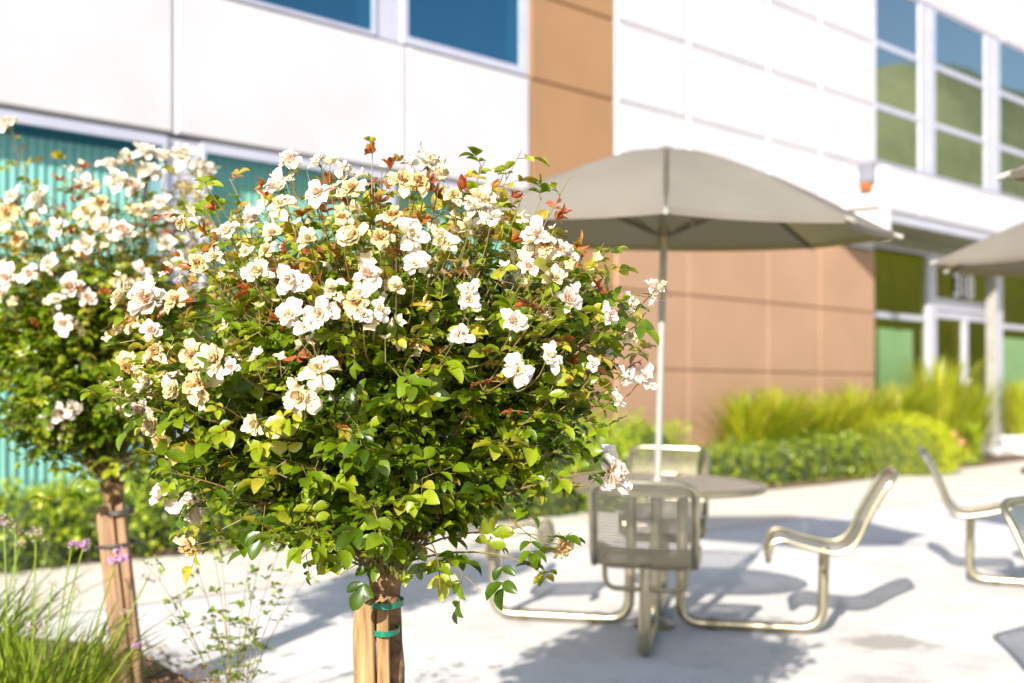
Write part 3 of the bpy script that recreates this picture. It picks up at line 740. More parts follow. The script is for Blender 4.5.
def parasol(x, y, yaw, label, group, gap=False, R=1.23, drim=.07):
    e = empty('patio_umbrella', (x, y, zg(x, y)), RQ @ Quaternion((0, 0, 1), yaw), cat='umbrella', label=label, group=group)
    m = MB(); m.tube([(0, 0, .02), (0, 0, 2.47)], .0195, 14); m.build('pole', M['pole'], e, smooth=True)
    m = MB(); m.tube([(0, 0, .0), (0, 0, .02), (0, 0, .06)], [.11, .11, .03], 16); m.build('base', M['steel_dark'], e, smooth=True)
    prof = [(0.0, 2.535), (.10, 2.53), (.25, 2.505), (.42, 2.455), (.60, 2.392), (.80, 2.305), (1.0, 2.21), (1.23, 2.10)]
    prof = [(r * R / 1.23, z + drim) for r, z in prof]
    m = MB(); K = 8; SUB = 6
    for k in range(K):
        base = len(m.v)
        for i, (r, z) in enumerate(prof):
            for j in range(SUB + 1):
                f = j / SUB; a0_, a1_ = k * PI / 4, (k + 1) * PI / 4
                p0 = Vector((r * math.cos(a0_), r * math.sin(a0_), z)); p1 = Vector((r * math.cos(a1_), r * math.sin(a1_), z))
                p = p0.lerp(p1, f); b_ = 4 * f * (1 - f)
                rr_ = p.xy.length
                p.z -= .010 * b_ * (r / R); 
                if i == len(prof) - 1: p.xy *= (1 - .03 * b_)
                if gap and r > .02 and ((k == 0 and j == 0) or (k == K - 1 and j == SUB)):
                    sg = 1 if k == 0 else -1; p.y += sg * .013 * min(1, r / .2) * (1 if i < len(prof) - 1 else .3)
                m.v.append(tuple(p))
        for i in range(len(prof) - 1):
            for j in range(SUB):
                a = base + i * (SUB + 1) + j; m.f.append([a, a + 1, a + SUB + 2, a + SUB + 1]); m.mi.append(0); m.r.append(.5)
        # hem
        b2 = len(m.v); last = [m.v[base + (len(prof) - 1) * (SUB + 1) + j] for j in range(SUB + 1)]
        for p in last: m.v += [p, (p[0] * .992, p[1] * .992, p[2] - .028)]
        for j in range(SUB): m.f.append([b2 + 2 * j, b2 + 2 * j + 2, b2 + 2 * j + 3, b2 + 2 * j + 1]); m.mi.append(0); m.r.append(.5)
    cn = m.build('canopy', M['canvas'], e, smooth=True)
    m = MB(); m.tube([(0, 0, 2.525 + drim), (0, 0, 2.545 + drim), (0, 0, 2.555 + drim)], [.05, .04, .01], 12); m.build('finial', M['canvas'], e, smooth=True)
    m = MB(); m.tube([(0, 0, 2.09), (0, 0, 2.19)], .032, 14); m.build('runner', M['steel_dark'], e, smooth=True)
    for k in range(K):
        a = k * PI / 4; c_, s_ = math.cos(a), math.sin(a)
        m = MB(); m.tube([(c_ * r, s_ * r, z - .018) for r, z in prof[1:]], .014, 8)
        rb = m.build('rib', M['rib'], e, smooth=True)
        m = MB(); m.tube([(c_ * .03, s_ * .03, 2.14), (c_ * .34, s_ * .34, 2.27), (c_ * .62, s_ * .62, 2.362 + drim)], .008, 8); m.build('strut', M['rib'], rb, smooth=True)
        m = MB(); m.tube([(c_ * (R - .02), s_ * (R - .02), 2.098 + drim), (c_ * (R + .04), s_ * (R + .04), 2.078 + drim)], [.012, .015], 10); m.build('tip', M['white_cap'], rb, smooth=True)
    return e
gt = 'patio tables with fixed seats'; gu = 'taupe patio umbrellas'
TX, TY = .78, 7.8
near = math.atan2(-TY, -TX)
cafe_table(TX, TY, -PI / 2 - math.radians(9), 'round perforated metal table with four attached seats, in full view behind the rose tree', gt)
parasol(TX, TY, near, 'open taupe umbrella over the middle table, behind the rose trees', gu, gap=True)
cafe_table(3.97, 9.42, PI - .31, 'metal table with attached seats at the right edge, its left seat in view', gt)
parasol(3.97, 9.42, PI, 'taupe umbrella cut by the right edge, in front of the entrance doors', gu)
cafe_table(2.95, 4.93, math.radians(135), 'nearest metal table at the right, mostly beyond the frame', gt)
parasol(2.95, 4.93, PI - math.radians(22.5), 'nearest taupe umbrella, only its rib tip showing at the upper right', gu)

# ------------------------------------------------------------------ rose trees
def rose_mesh(name, material, seed, kind):
    g = random.Random(seed); m = MB()
    n = {'open': 17, 'full': 24, 'faded': 22}[kind]
    for i in range(n):
        f = i / (n - 1)                         # 0 outer .. 1 inner
        an = i * 2.39996 + g.uniform(-.45, .45)
        op = {'open': 1.45 - 1.25 * f, 'full': 1.35 - 1.2 * f, 'faded': 1.9 - 1.6 * f}[kind] + g.uniform(-.45, .45)
        L = (.55 - .25 * f) * g.uniform(.72, 1.15); Wd = (.43 - .2 * f) * g.uniform(.62, 1.15)
        ca, sa = math.cos(an), math.sin(an); vs = []; NU, NV = 6, 7
        r0 = .03 + .03 * (1 - f); crump = .055 if kind == 'faded' else .032
        p = Vector((r0, 0, 0.02 * f)); ang = op
        curl = {'open': .40, 'full': .22, 'faded': .3}[kind] * g.uniform(-.4, 1.9)
        for u in range(NU):
            fu = u / (NU - 1)
            w = Wd * (.25, .55, .85, 1.0, .92, .55)[u]
            for v in range(NV):
                fv = v / (NV - 1) * 2 - 1
                cup = .22 * Wd * fv * fv * (1 - .3 * fu) + g.uniform(-crump, crump) * (.3 + fu) * .8
                dn = Vector((-math.cos(ang), 0, math.sin(ang)))   # normal toward centre
                q = p + dn * cup + Vector((0, 1, 0)) * (fv * w * .5)
                if u == NU - 1: q -= Vector((math.sin(ang), 0, math.cos(ang))) * (.05 * abs(fv))
                vs.append((q.x * ca - q.y * sa, q.x * sa + q.y * ca, q.z))
            step = L / (NU - 1)
            a2 = ang - .5 * (1 - fu) + (curl * 2.2 * fu)
            p = p + Vector((math.sin(a2), 0, math.cos(a2))) * step
        fs = [(u * NV + v, u * NV + v + 1, (u + 1) * NV + v + 1, (u + 1) * NV + v) for u in range(NU - 1) for v in range(NV - 1)]
        m.add(vs, fs, 0, min(1, max(0, f * .85 + g.uniform(-.05, .2))))
    # hip and sepals
    b = len(m.v); m.tube([(0, 0, -.16), (0, 0, -.08), (0, 0, -.02)], [.03, .06, .05], 6, 1, r=.55)
    for k in range(5):
        a = k * 2 * PI / 5; c_, s_ = math.cos(a), math.sin(a)
        m.add([(c_ * .04, s_ * .04, -.05), (c_ * .14 - s_ * .03, s_ * .14 + c_ * .03, -.05), (c_ * .26, s_ * .26, -.10), (c_ * .14 + s_ * .03, s_ * .14 - c_ * .03, -.05)], [(0, 1, 2, 3)], 1, .6)
    me = bpy.data.meshes.new(name); me.from_pydata(m.v, [], m.f); me.materials.append(material); me.materials.append(M['leaf'])
    me.polygons.foreach_set('material_index', m.mi); me.polygons.foreach_set('use_smooth', [True] * len(m.f))
    a = me.attributes.new('rnd', 'FLOAT', 'FACE'); a.data.foreach_set('value', m.r); me.update()
    return me
BLOOM = {'w': [rose_mesh('rose_bloom', M['petal'], s, k) for s, k in ((1, 'open'), (2, 'full'), (3, 'open'), (4, 'full'), (14, 'open'))],
         'p': [rose_mesh('rose_bloom', M['petal_pink'], s, k) for s, k in ((5, 'full'), (6, 'open'))],
         'c': [rose_mesh('rose_bloom', M['petal_cream'], s, k) for s, k in ((7, 'full'), (8, 'faded'), (9, 'full'))],
         'f': [rose_mesh('rose_bloom', M['petal_faded'], s, k) for s, k in ((10, 'faded'), (11, 'faded'))]}

def rose_tree(base, head, centre, radii, nshoot, blooms, seed, label, flower_z, trunk_r, small_n=150, extra=(), up_f=1., down_f=1., cut=0., lump=.10, dens=1.0):
    """blooms: (world pos, diameter, kind).  base/head/centre are world coordinates."""
    g = random.Random(seed); gn = np.random.default_rng(seed)
    base = Vector(base); head = Vector(head); centre = Vector(centre); R = Vector(radii)
    e = empty('rose_tree', base, cat='rose tree', label=label)
    # trunk with knots and the swollen graft
    m = MB(); pts = []; rad = []
    for i in range(14):
        f = i / 13; p = Vector((0, 0, 0)).lerp(head - base, f) + Vector((.008 * math.sin(f * 9 + seed), .008 * math.cos(f * 7), 0))
        pts.append(p); rad.append(trunk_r * (1.08 - .12 * f + (.55 if f > .9 else 0) * (f - .9) * 10 * .6 + .05 * math.sin(f * 31)))
    m.tube(pts, rad, 14)
    m.build('trunk', M['bark'], e, smooth=True)
    tw = MB(); lp = []; lt = []; ln_ = []; lL = []; lr = []
    hd = head - base
    def inside_surface(d):
        rz = R.z * (up_f if d.z > 0 else down_f); pw = 2 if d.z > 0 else 2.5
        r = (abs(d.x / R.x) ** pw + abs(d.y / R.y) ** pw + abs(d.z / rz) ** pw) ** (-1 / pw)
        r *= 1 + lump * (math.sin(d.x * 5.1 + seed) * math.sin(d.z * 6.3 + 1) + .6 * math.sin(d.x * 11 + d.y * 9 + seed * 2))
        if d.x > 0 and d.z < .15: r *= 1 - cut * min(1, (.15 - d.z) * 2.2) * min(1, d.x * 2)
        if d.x < 0 and d.z < -.25: r *= 1 - cut * .55 * min(1, (-.25 - d.z) * 2.2) * min(1, -d.x * 2.4)
        return r
    def compound(p, d, z_rel, rbase=None):
        # five leaflets on a short rachis
        d = d.normalized(); L = g.uniform(.024, .056) * (.8 if z_rel > .3 else 1); rl = L * 1.5
        up = Vector((g.uniform(-.35, .35), g.uniform(-.35, .35) - .15, 1)).normalized()
        side = d.cross(up)
        if side.length < .05: side = Vector((1, 0, 0))
        side.normalize(); nrm = side.cross(d)
        if rbase is None:
            r_ = g.random()
            if z_rel > .35:
                rbase = g.uniform(.40, .76) if r_ < .52 else (g.uniform(.72, .86) if r_ < .90 else g.uniform(.88, .99))
            elif z_rel > -.1:
                rbase = g.uniform(.18, .72) if r_ < .92 else (g.uniform(.66, .80) if r_ < .97 else g.uniform(.86, .98))
            else:
                rbase = g.uniform(.14, .72) if r_ < .975 else g.uniform(.7, .86)
        droop = Vector((0, 0, -.35))
        for (f, sg) in ((.4, -1), (.4, 1), (.85, -1), (.85, 1), (1., 0)):
            if g.random() < .06: continue
            q = p + d * rl * f + droop * (rl * f * f * .3)
            t_ = d if sg == 0 else (d * .55 + side * sg * .85)
            t_ = t_ + droop * g.uniform(.2, 1.1) + Vector((g.gauss(0, .16), g.gauss(0, .16), g.gauss(0, .16)))
            n_ = nrm + Vector((g.gauss(0, .38), g.gauss(0, .38), g.gauss(0, .2)))
            lp.append(q); lt.append(t_); ln_.append(n_); lL.append(L * (1 if f > .5 else .8) * g.uniform(.85, 1.15)); lr.append(min(1, max(0, rbase + g.uniform(-.11, .11))) if rbase < .76 else min(1, rbase + g.uniform(-.06, .05)))
        tw.tube([p, p + d * rl], [.0012, .0007], 3, r=.5, cap=False)
    def shoot(tgt, leafy=(.3, 1.0), gap=.036, thick=.005):
        start = hd + Vector((g.uniform(-.03, .03), g.uniform(-.03, .03), g.uniform(-.02, .05)))
        ctrl = start.lerp(tgt, .5) + Vector((g.uniform(-.07, .07), g.uniform(-.07, .07), .10 if tgt.z > hd.z else .16))
        path = bez(start, ctrl, tgt, 9); L = sum((path[i + 1] - path[i]).length for i in range(8))
        tw.tube(path, [thick * (1 - .75 * i / 8) for i in range(9)], 5, cap=False)
        n = max(2, int(L * (leafy[1] - leafy[0]) / gap * dens)); side0 = g.uniform(0, 6)
        for i in range(n):
            f = leafy[0] + (leafy[1] - leafy[0]) * (i + g.random()) / n; x = min(7.999, f * 8); k = int(x)
            p = path[k].lerp(path[k + 1], x - k); d = (path[k + 1] - path[k]).normalized()
            a = side0 + i * 2.4; o1 = d.orthogonal().normalized(); o2 = d.cross(o1)
            dd = d * .45 + (o1 * math.cos(a) + o2 * math.sin(a)) * .9 + Vector((0, 0, .1))
            compound(p, dd, (p.z - (centre - base).z) / R.z)
        return path
    cc = centre - base
    canes = []
    for i in range(58):
        u = -.93 + 1.9 * (i + .5) / 58; a = i * 2.39996 + g.uniform(-.3, .3); s_ = math.sqrt(1 - u * u)
        canes.append((Vector((s_ * math.cos(a), s_ * math.sin(a), u)), g.choice((.86, .95, 1.0, 1.04, 1.12, 1.2)) if u > -.2 else g.uniform(.88, 1.08), g.uniform(.12, .24)))
    for i in range(nshoot):
        cd_, ext, spr = canes[i % 58] if g.random() < .82 else (Vector((g.gauss(0, 1), g.gauss(0, 1), g.gauss(-.1, .8))).normalized(), .9, .1)
        d = (cd_ + Vector((g.gauss(0, spr), g.gauss(0, spr), g.gauss(0, spr)))).normalized(); u = d.z; r = inside_surface(d)
        tgt = cc + d * r * ext * (g.uniform(.60, 1.0) if g.random() < .88 else g.uniform(1.0, 1.1))
        top = u > .25
        shoot(tgt, (.42 if top else .32, 1.0), .072 if top else .026, .0045)
    for (p, L) in extra:                                   # long stray shoots
        shoot(Vector(p) - base, L, .05, .004)
    # blooms
    big = []
    for (p, dia, kd) in blooms:
        q = Vector(p) - base; n = (q - cc); n = Vector((n.x / R.x, n.y / R.y, n.z / R.z)).normalized()
        face = (n * .8 + Vector((0, -.45, .35)) + Vector((g.gauss(0, .35), g.gauss(0, .25), g.gauss(0, .25)))).normalized()
        kd = 'p' if kd == 'w' and g.random() < .28 else ('f' if kd == 'c' and g.random() < .3 else kd); me = g.choice(BLOOM[kd]); o = bpy.data.objects.new('rose_bloom', me); COL.objects.link(o); o.parent = e
        o.location = q; o.rotation_mode = 'QUATERNION'
        o.rotation_quaternion = face.to_track_quat('Z', 'Y') @ Quaternion((0, 0, 1), g.uniform(0, 6)); o.scale = (dia * 1.08, dia * 1.08, dia * g.uniform(.95, 1.25))
        st = q - face * dia * .14
        c2 = q - face * .10 + Vector((0, 0, -.06)); inner = cc + (q - cc) * .68 + Vector((0, 0, -.08))
        tw.tube(bez(st, c2, inner, 6), [.0013, .0015, .0017, .002, .0022, .0024], 5, cap=False)
        for k in range(g.choice((1, 2, 2, 3))):
            compound(c2 + Vector((g.gauss(0, .02), g.gauss(0, .02), g.gauss(0, .02))), Vector((g.gauss(0, 1), g.gauss(0, 1), g.gauss(0, .6))), .6)
    # masses of small spent blossoms, buds and petals
    m = MB()
    for i in range(small_n):
        u = g.uniform(flower_z, 1); a = g.uniform(0, 2 * PI); s_ = math.sqrt(max(0, 1 - u * u))
        d = Vector((s_ * math.cos(a), s_ * math.sin(a), u)); q = cc + d * inside_surface(d) * g.uniform(.78, 1.07)
        if i < len(blooms) * .7: q = Vector(blooms[i][0]) - base + Vector((g.gauss(0, .035), g.uniform(-.02, .05), g.gauss(-.01, .035)))
        rb = g.choice((.0, .0, .1, .3, .5, .75)); sz = g.uniform(.009, .022)
        for cl in range(g.choice((1, 2, 3))):
            q2 = q + Vector((g.gauss(0, .02), g.gauss(0, .02), g.gauss(0, .02)))
            fc = Vector((g.gauss(0, .6), g.gauss(0, .6) - .4, g.gauss(.5, .5))).normalized(); o1 = fc.orthogonal().normalized(); o2 = fc.cross(o1)
            for k in range(g.choice((4, 5, 6))):
                an = k * 1.26 + g.uniform(-.3, .3); dd = o1 * math.cos(an) + o2 * math.sin(an); sd = fc.cross(dd)
                op = g.uniform(.1, .9)
                m.add([q2, q2 + dd * sz * .6 + sd * sz * .45 + fc * sz * op * .6, q2 + dd * sz * 1.1 + fc * sz * op + sd * g.uniform(-.2, .2) * sz, q2 + dd * sz * .6 - sd * sz * .45 + fc * sz * op * .6], [(0, 1, 2, 3)], 0, min(1, rb + g.uniform(0, .15)))
            tw.tube([q2, q2 - fc * .03 - Vector((0, 0, .02)), q2 + (cc - q2) * .12], [.0008, .001, .0012], 4, cap=False)
    o = m.build('small_blossoms', M['petal_cream'], e, kind='stuff')
    tw.build('branches', M['twig'], e, smooth=True)
    # red young shoots
    for i in range(int(nshoot * .20)):
        u = g.uniform(-.15, 1); a = g.uniform(0, 2 * PI); s_ = math.sqrt(1 - u * u)
        d = Vector((s_ * math.cos(a), s_ * math.sin(a), u)); q = cc + d * inside_surface(d) * g.uniform(.9, 1.08)
        rc = g.choice((.92, .95, .88, .80))
        for k in range(g.choice((4, 6, 8))):
            dd = d + Vector((g.gauss(0, .7), g.gauss(0, .7), g.gauss(0, .6)))
            lp.append(q); lt.append(dd); ln_.append(Vector((g.gauss(0, 1), g.gauss(0, 1), g.gauss(.5, .6)))); lL.append(g.uniform(.02, .045)); lr.append(min(.97, rc + g.uniform(-.04, .03)))
    lL = np.array(lL); Wd = lL * gn.uniform(.52, .72, len(lL)); red = np.array(lr) > .84; Wd[red] *= .55
    leaf_mesh('foliage', lp, lt, ln_, lL, Wd, lr, M['leaf'], e)
    return e

def to3(px, py, Y): return ((px - 512) / FPX * Y, Y, CAM_H - (py - 395) / FPX * Y)
def on_crown(px, py, C, R, push=1.0):
    """point of the crown's front surface seen in that direction (edge: its middle plane)"""
    d = Vector(((px - 512) / FPX, 1, -(py - 395) / FPX)); o = Vector((0, 0, CAM_H)) - Vector(C)
    a = sum((d[i] / R[i]) ** 2 for i in range(3)); b = 2 * sum(d[i] * o[i] / R[i] ** 2 for i in range(3)); c = sum((o[i] / R[i]) ** 2 for i in range(3)) - 1
    dis = b * b - 4 * a * c
    Y = (-b - math.sqrt(dis)) / (2 * a) if dis > 0 else -b / (2 * a)
    return Vector((0, 0, CAM_H)) + d * Y
NB = """233 235 28 w;255 225 24 w;260 274 26 c;188 227 16 c;203 265 20 f;218 260 18 c;276 237 20 c;284 193 32 w;293 167 24 w;271 254 18 c;286 210 26 c;322 168 20 w;346 174 18 w;355 194 24 f;320 198 26 w;357 242 34 c;394 220 24 c;409 238 38 w;383 242 22 f;442 247 28 c;416 268 28 w;368 278 28 p;364 296 22 p;293 282 34 w;313 244 22 c;431 168 38 w;403 185 26 f;420 187 24 f;442 181 22 c;473 214 28 w;398 290 22 c;480 207 30 c;492 222 28 w;535 240 30 p;545 249 22 c;562 257 28 w;553 282 22 c;569 294 20 w;651 290 18 w;527 269 18 p;470 294 24 w;130 301 28 c;156 304 40 w;142 322 30 c;159 333 22 w;164 355 26 f;133 368 30 c;131 400 32 c;154 385 28 w;149 410 24 p;181 394 28 c;205 388 34 c;223 359 34 c;199 357 26 c;238 368 20 w;293 318 30 w;324 316 34 w;307 330 20 w;324 373 34 c;306 398 34 c;357 305 26 f;381 311 22 w;366 318 18 w;262 423 24 c;161 426 26 c;181 304 24 c;469 303 28 w;459 338 26 w;513 325 30 w;548 358 28 w;517 371 32 w;603 319 26 w;625 307 22 w;649 297 16 w;621 376 22 w;629 338 14 c;640 380 26 p;614 400 18 w;169 494 26 p;202 499 46 w;195 542 24 c;169 439 26 c;607 473 44 w;560 543 24 f;565 303 26 w;592 365 16 w;335 290 18 c;250 255 14 c;345 222 18 f;455 200 20 c"""
Rn = Vector((.60, .56, .475)); Cn = Vector(to3(388, 352, 3.72)); Rn.x = .605; Rn.z = .49
bl = []
for s_ in NB.split(';'):
    px, py, dm, kd = s_.split(); px, py, dm = float(px), float(py), float(dm)
    p = on_crown(px, py, Cn, Rn * 1.06) - Vector((0, .05, 0)); bl.append((p, dm / FPX * p.y * 1.08, kd))
nb = (-.325, 3.70); base_n = (nb[0], nb[1], zg(*nb) + .06)
extra = [(to3(522, 150, 3.6), (.72, 1.0)), (to3(505, 168, 3.6), (.7, 1.0)), (to3(485, 160, 3.65), (.6, 1)), (to3(640, 300, 3.6), (.5, 1.0)), (to3(625, 330, 3.6), (.5, 1.0)), (to3(608, 470, 3.5), (.5, .97)), (to3(560, 540, 3.5), (.45, 1)),
         (to3(545, 575, 3.5), (.5, 1)), (to3(600, 250, 3.6), (.5, 1)), (to3(200, 500, 3.45), (.5, .97)), (to3(175, 495, 3.45), (.5, 1)), (to3(195, 545, 3.5), (.5, 1)), (to3(140, 400, 3.5), (.5, 1)), (to3(135, 310, 3.5), (.5, 1)),
         (to3(300, 560, 3.4), (.4, 1)), (to3(270, 545, 3.4), (.4, 1)), (to3(340, 575, 3.4), (.4, 1)), (to3(440, 590, 3.4), (.4, 1)), (to3(480, 590, 3.4), (.4, 1)), (to3(590, 440, 3.5), (.4, 1)), (to3(605, 400, 3.5), (.4, 1))]
rose_tree(base_n, to3(388, 572, 3.70), Cn, Rn, 620, bl, 2, 'large standard rose tree in the foreground centre, covered in white and cream blooms', -.02, .036, 120, extra, up_f=.90, down_f=1.12, cut=.24, lump=.08)
LB = """8 128 26 w;145 155 28 w;110 168 24 w;85 190 26 w;118 184 28 w;150 176 28 w;182 160 32 w;200 185 26 w;135 190 24 w;42 203 30 w;15 200 24 w;8 215 26 c;88 215 24 c;105 230 26 w;125 235 26 p;135 215 20 c;185 195 28 c;208 172 22 w;170 220 22 w;52 265 22 p;30 275 20 w;74 287 24 p;10 278 24 w;57 302 18 w;89 300 20 p;64 325 22 p;85 245 22 w;20 240 20 c;140 272 22 w;120 285 20 c;4 295 18 w;62 412 22 p;52 420 22 p;72 408 20 p;160 205 22 w;190 215 20 w;205 225 18 c;165 245 20 w;60 230 22 w;35 225 18 c;180 265 22 p;205 250 18 w;150 300 20 w;100 205 22 c;165 160 24 w;196 170 22 w;128 160 20 w"""
Rl = Vector((.51, .48, .66)); Cl = Vector(to3(92, 316, 5.9))
bl = []
for s_ in LB.split(';'):
    px, py, dm, kd = s_.split(); px, py, dm = float(px), float(py), float(dm)
    p = on_crown(px, py, Cl, Rl * 1.02); bl.append((p, dm / FPX * p.y * 1.05, kd))
lb = (-1.60, 5.95); base_l = (lb[0], lb[1], zg(*lb) + .05)
rose_tree(base_l, to3(110, 482, 5.92), Cl, Rl, 290, bl, 6, 'standard rose tree at the left behind the purple flowers, with pinkish white blooms on top', .1, .04, 90,
          [(to3(205, 180, 5.9), (.5, 1)), (to3(185, 165, 5.9), (.5, 1)), (to3(10, 125, 5.9), (.5, 1)), (to3(150, 160, 5.9), (.5, 1)), (to3(12, 455, 5.8), (.4, 1)), (to3(45, 462, 5.7), (.4, 1)), (to3(75, 470, 5.7), (.4, 1)), (to3(160, 462, 5.7), (.4, 1))], down_f=1.12)

# ------------------------------------------------------------------ stakes tied to the trunks
def stake(name, top, bot, w1, w2, material, label, ties, tape, trunk):
    top = Vector(top); bot = Vector(bot); e = empty(name, bot, cat='stake', label=label)
    ax = top - bot; L = ax.length; q = Vector((0, 0, 1)).rotation_difference(ax)
    e.rotation_mode = 'QUATERNION'; e.rotation_quaternion = q
    for (x0, x1, y0, y1, zt) in ((-w1 / 2, w1 / 2, -w1 * .42, w1 * .42, L), (w1 / 2 + .003, w1 / 2 + w2, -w1 * .30, w1 * .36, L * .995)):
        g = random.Random(int(x0 * 1000)); m = MB(); N = 12; n2 = 12
        xc, yc, hx, hy = (x0 + x1) / 2, (y0 + y1) / 2, (x1 - x0) / 2, (y1 - y0) / 2
        for i in range(n2 + 1):
            z = zt * i / n2; sc_ = 1 if i < n2 else .86
            for k in range(N):
                a = 2 * PI * (k + .5) / N; cx_, sy_ = math.cos(a), math.sin(a)
                ex = math.copysign(abs(cx_) ** .35, cx_); ey = math.copysign(abs(sy_) ** .35, sy_)
                zz = z + (.012 * cx_ if i == n2 else 0) - (.012 if i == n2 - 1 else 0)
                m.v.append((xc + hx * ex * sc_ + g.uniform(-.001, .001), yc + hy * ey * sc_ + g.uniform(-.001, .001), zz))
        for i in range(n2):
            for k in range(N): m.f.append([i * N + k, i * N + (k + 1) % N, (i + 1) * N + (k + 1) % N, (i + 1) * N + k]); m.mi.append(0); m.r.append(.5)
        m.f.append([n2 * N + k for k in range(N)]); m.mi.append(0); m.r.append(.5)
        m.build('post', material, e, smooth=True)
    inv = e.rotation_quaternion.inverted()
    for z, (cx_, rx, ry, h) in ties:
        m = MB(); N = 28; cy_ = .02
        for k in range(N):
            a = 2 * PI * k / N
            x = cx_ + rx * math.cos(a); y = cy_ + ry * math.sin(a)
            m.v += [(x, y, z - h / 2), (x, y, z + h / 2)]
        for k in range(N):
            k2 = (k + 1) % N; m.f.append([2 * k, 2 * k2, 2 * k2 + 1, 2 * k + 1]); m.mi.append(0); m.r.append(.5)
        m.build('tie', tape, e, smooth=True)
    return e
hx = Vector(to3(364, 602, 3.62)); bx = Vector((hx.x + .01, hx.y + .03, zg(hx.x, hx.y)))
stake('tree_stake', hx, bx, .056, .036, M['stake'], 'honey coloured wooden stake with green tie tape, in the foreground centre', [(hx.z - bx.z - .004, (.055, .045, .065, .015)), (hx.z - bx.z - .075, (.052, .036, .06, .014))], M['tape'], None)
hx = Vector(to3(105, 505, 5.80)); bx = Vector((hx.x + .085, hx.y + .02, zg(hx.x, hx.y)))
stake('tree_stake', hx, bx, .075, .042, M['stake_grey'], 'greyish wooden stake bound with wire, leaning below the left rose tree', [(hx.z - bx.z - .16, (.02, .085, .075, .012)), (hx.z - bx.z - .03, (.05, .06, .07, .02))], M['wire'], None)

# ------------------------------------------------------------------ society garlic, wiry shrub
def garlic(x, y, n, h, spread, seed, label, stalks=()):
    g = random.Random(seed); base = Vector((x, y, zg(x, y) + .05)); e = empty('flowering_clump', base, cat='flower', label=label)
    m = MB()
    for i in range(n):
        a = g.uniform(0, 2 * PI); r0 = spread * math.sqrt(g.random()) * .6; L = h * g.uniform(.6, 1.15); out_ = g.uniform(.1, .85) * h
        p0 = Vector((r0 * math.cos(a), r0 * math.sin(a), 0)); a += g.uniform(-.6, .6); dirv = Vector((math.cos(a), math.sin(a), 0)); side = Vector((-math.sin(a), math.cos(a), 0)).lerp(Vector((1, 0, 0)), .4)
        w = g.uniform(.004, .008); vs = []
        for k, s_ in enumerate((0, .25, .5, .75, .92, 1)):
            p = p0 + dirv * out_ * s_ ** 1.8 + Vector((0, 0, L * (s_ - .18 * s_ ** 3))); ww = w * (1, 1, 1, .8, .5, .1)[k]; vs += [p - side * ww, p + side * ww]
        m.add(vs, [(2 * k, 2 * k + 1, 2 * k + 3, 2 * k + 2) for k in range(5)], 0, g.betavariate(2, 2))
    m.build('leaves', M['garlic'], e)
    for (px, py, Y, sz, kd) in stalks:
        tp = Vector(to3(px, py, Y)) - base; rt = Vector((tp.x * .45 + g.uniform(-.03, .03), tp.y * .6, 0))
        m = MB(); m.tube(bez(rt, rt.lerp(tp, .5) + Vector((0, 0, .06)), tp, 8), .0028, 6); st = m.build('flower_stalk', M['garlic'], e, smooth=True)
        m = MB()
        for k in range(14):
            d = Vector((g.gauss(0, 1), g.gauss(0, 1), g.gauss(.35, .7))).normalized(); q = tp + d * sz * g.uniform(.5, 1); o1 = d.orthogonal().normalized(); o2 = d.cross(o1)
            m.tube([tp, q], .0008, 3, cap=False, r=.9)
            for j in range(6):
                an = j * PI / 3; dd = (o1 * math.cos(an) + o2 * math.sin(an)); sd = d.cross(dd)
                L = sz * (.36 if kd == 'l' else .22)
                m.add([q, q + dd * L * .5 + sd * L * .22 + d * L * .5, q + dd * L + d * L * .6, q + dd * L * .5 - sd * L * .22 + d * L * .5], [(0, 1, 2, 3)], 0, g.random())
        m.build('flower_head', M['lilac'] if kd == 'l' else M['pale_lilac'], st)
    return e
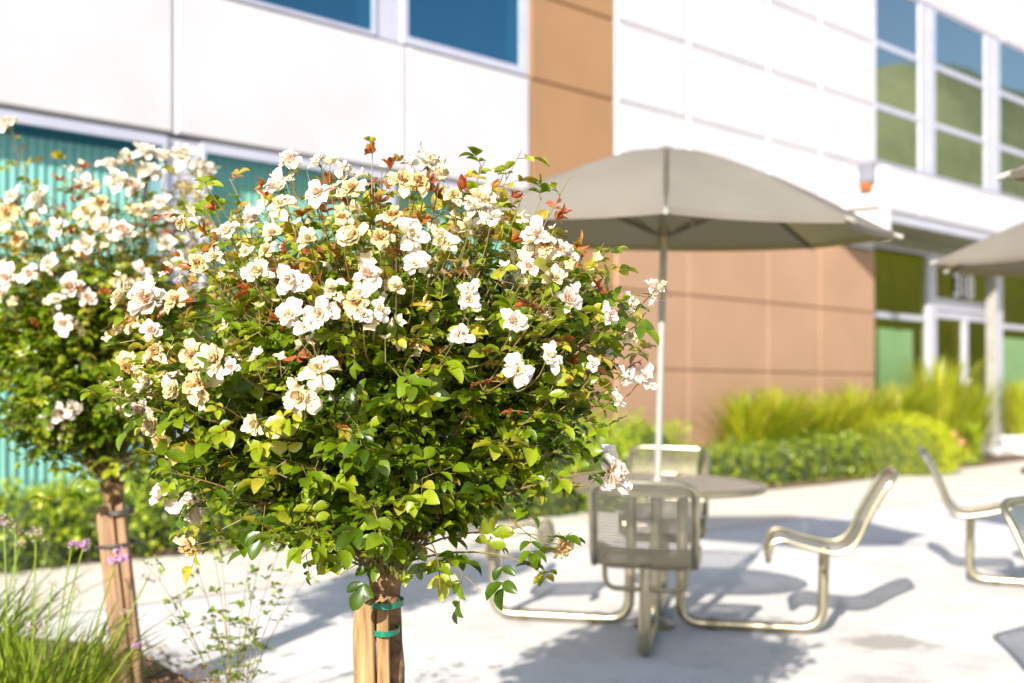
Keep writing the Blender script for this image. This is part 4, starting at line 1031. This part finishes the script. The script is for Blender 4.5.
garlic(-1.74, 4.95, 520, .54, .50, 3, 'clump of narrow green leaves with purple flowers at the lower left corner',
       [(118, 557, 4.7, .036, 'l'), (84, 545, 4.75, .022, 'l'), (72, 545, 4.75, .018, 'l'), (136, 646, 4.5, .016, 'l'), (36, 535, 5.0, .034, 'p'), (4, 522, 5.0, .036, 'p'), (16, 530, 5.1, .028, 'p'), (36, 626, 4.5, .034, 'p'), (147, 580, 4.9, .03, 'p'), (75, 588, 5.0, .03, 'p'), (125, 613, 4.8, .02, 'p'), (52, 585, 5.1, .022, 'p')])
garlic(-2.15, 5.35, 420, .62, .40, 5, 'green strappy clump behind the purple flowered one, at the left edge', [(20, 545, 5.4, .03, 'p')])
def wiry(x, y, seed):
    g = random.Random(seed); base = Vector((x, y, zg(x, y) + .05)); e = empty('wiry_shrub', base, cat='shrub', label='sparse wiry little shrub with tiny leaves between the two rose trees')
    m = MB(); lp = []; lt = []; ln_ = []; lL = []; lr = []
    for i in range(15):
        a = g.uniform(0, 2 * PI); H_ = g.uniform(.4, .86); o_ = g.uniform(.08, .38)
        tip = Vector((o_ * math.cos(a), o_ * .6 * math.sin(a), H_)); path = bez((g.uniform(-.03, .03), g.uniform(-.03, .03), 0), (tip.x * .2, tip.y * .2, H_ * .6), tip, 9)
        m.tube(path, [.0028 * (1 - .7 * k / 8) for k in range(9)], 5, cap=False)
        for k in range(2, 9):
            for s_ in range(g.choice((1, 2, 2))):
                d = Vector((g.gauss(0, 1), g.gauss(0, 1), g.gauss(.2, .4))).normalized(); tw_ = path[k] + d * g.uniform(.03, .10)
                m.tube([path[k], tw_], [.0012, .0008], 3, cap=False)
                for j in range(g.choice((2, 3, 5))):
                    q = path[k].lerp(tw_, g.uniform(.3, 1)); lp.append(q); lt.append(Vector((g.gauss(0, 1), g.gauss(0, 1), g.gauss(.2, .6)))); ln_.append(Vector((g.gauss(0, .6), g.gauss(0, .6), 1))); lL.append(g.uniform(.014, .032)); lr.append(g.uniform(.2, .9))
    m.build('stems', M['twig'], e, smooth=True)
    lL = np.array(lL); leaf_mesh('foliage', lp, lt, ln_, lL, lL * .5, np.array(lr) * .7, M['hedge_dark'], e)
wiry(-.93, 4.75, 4)
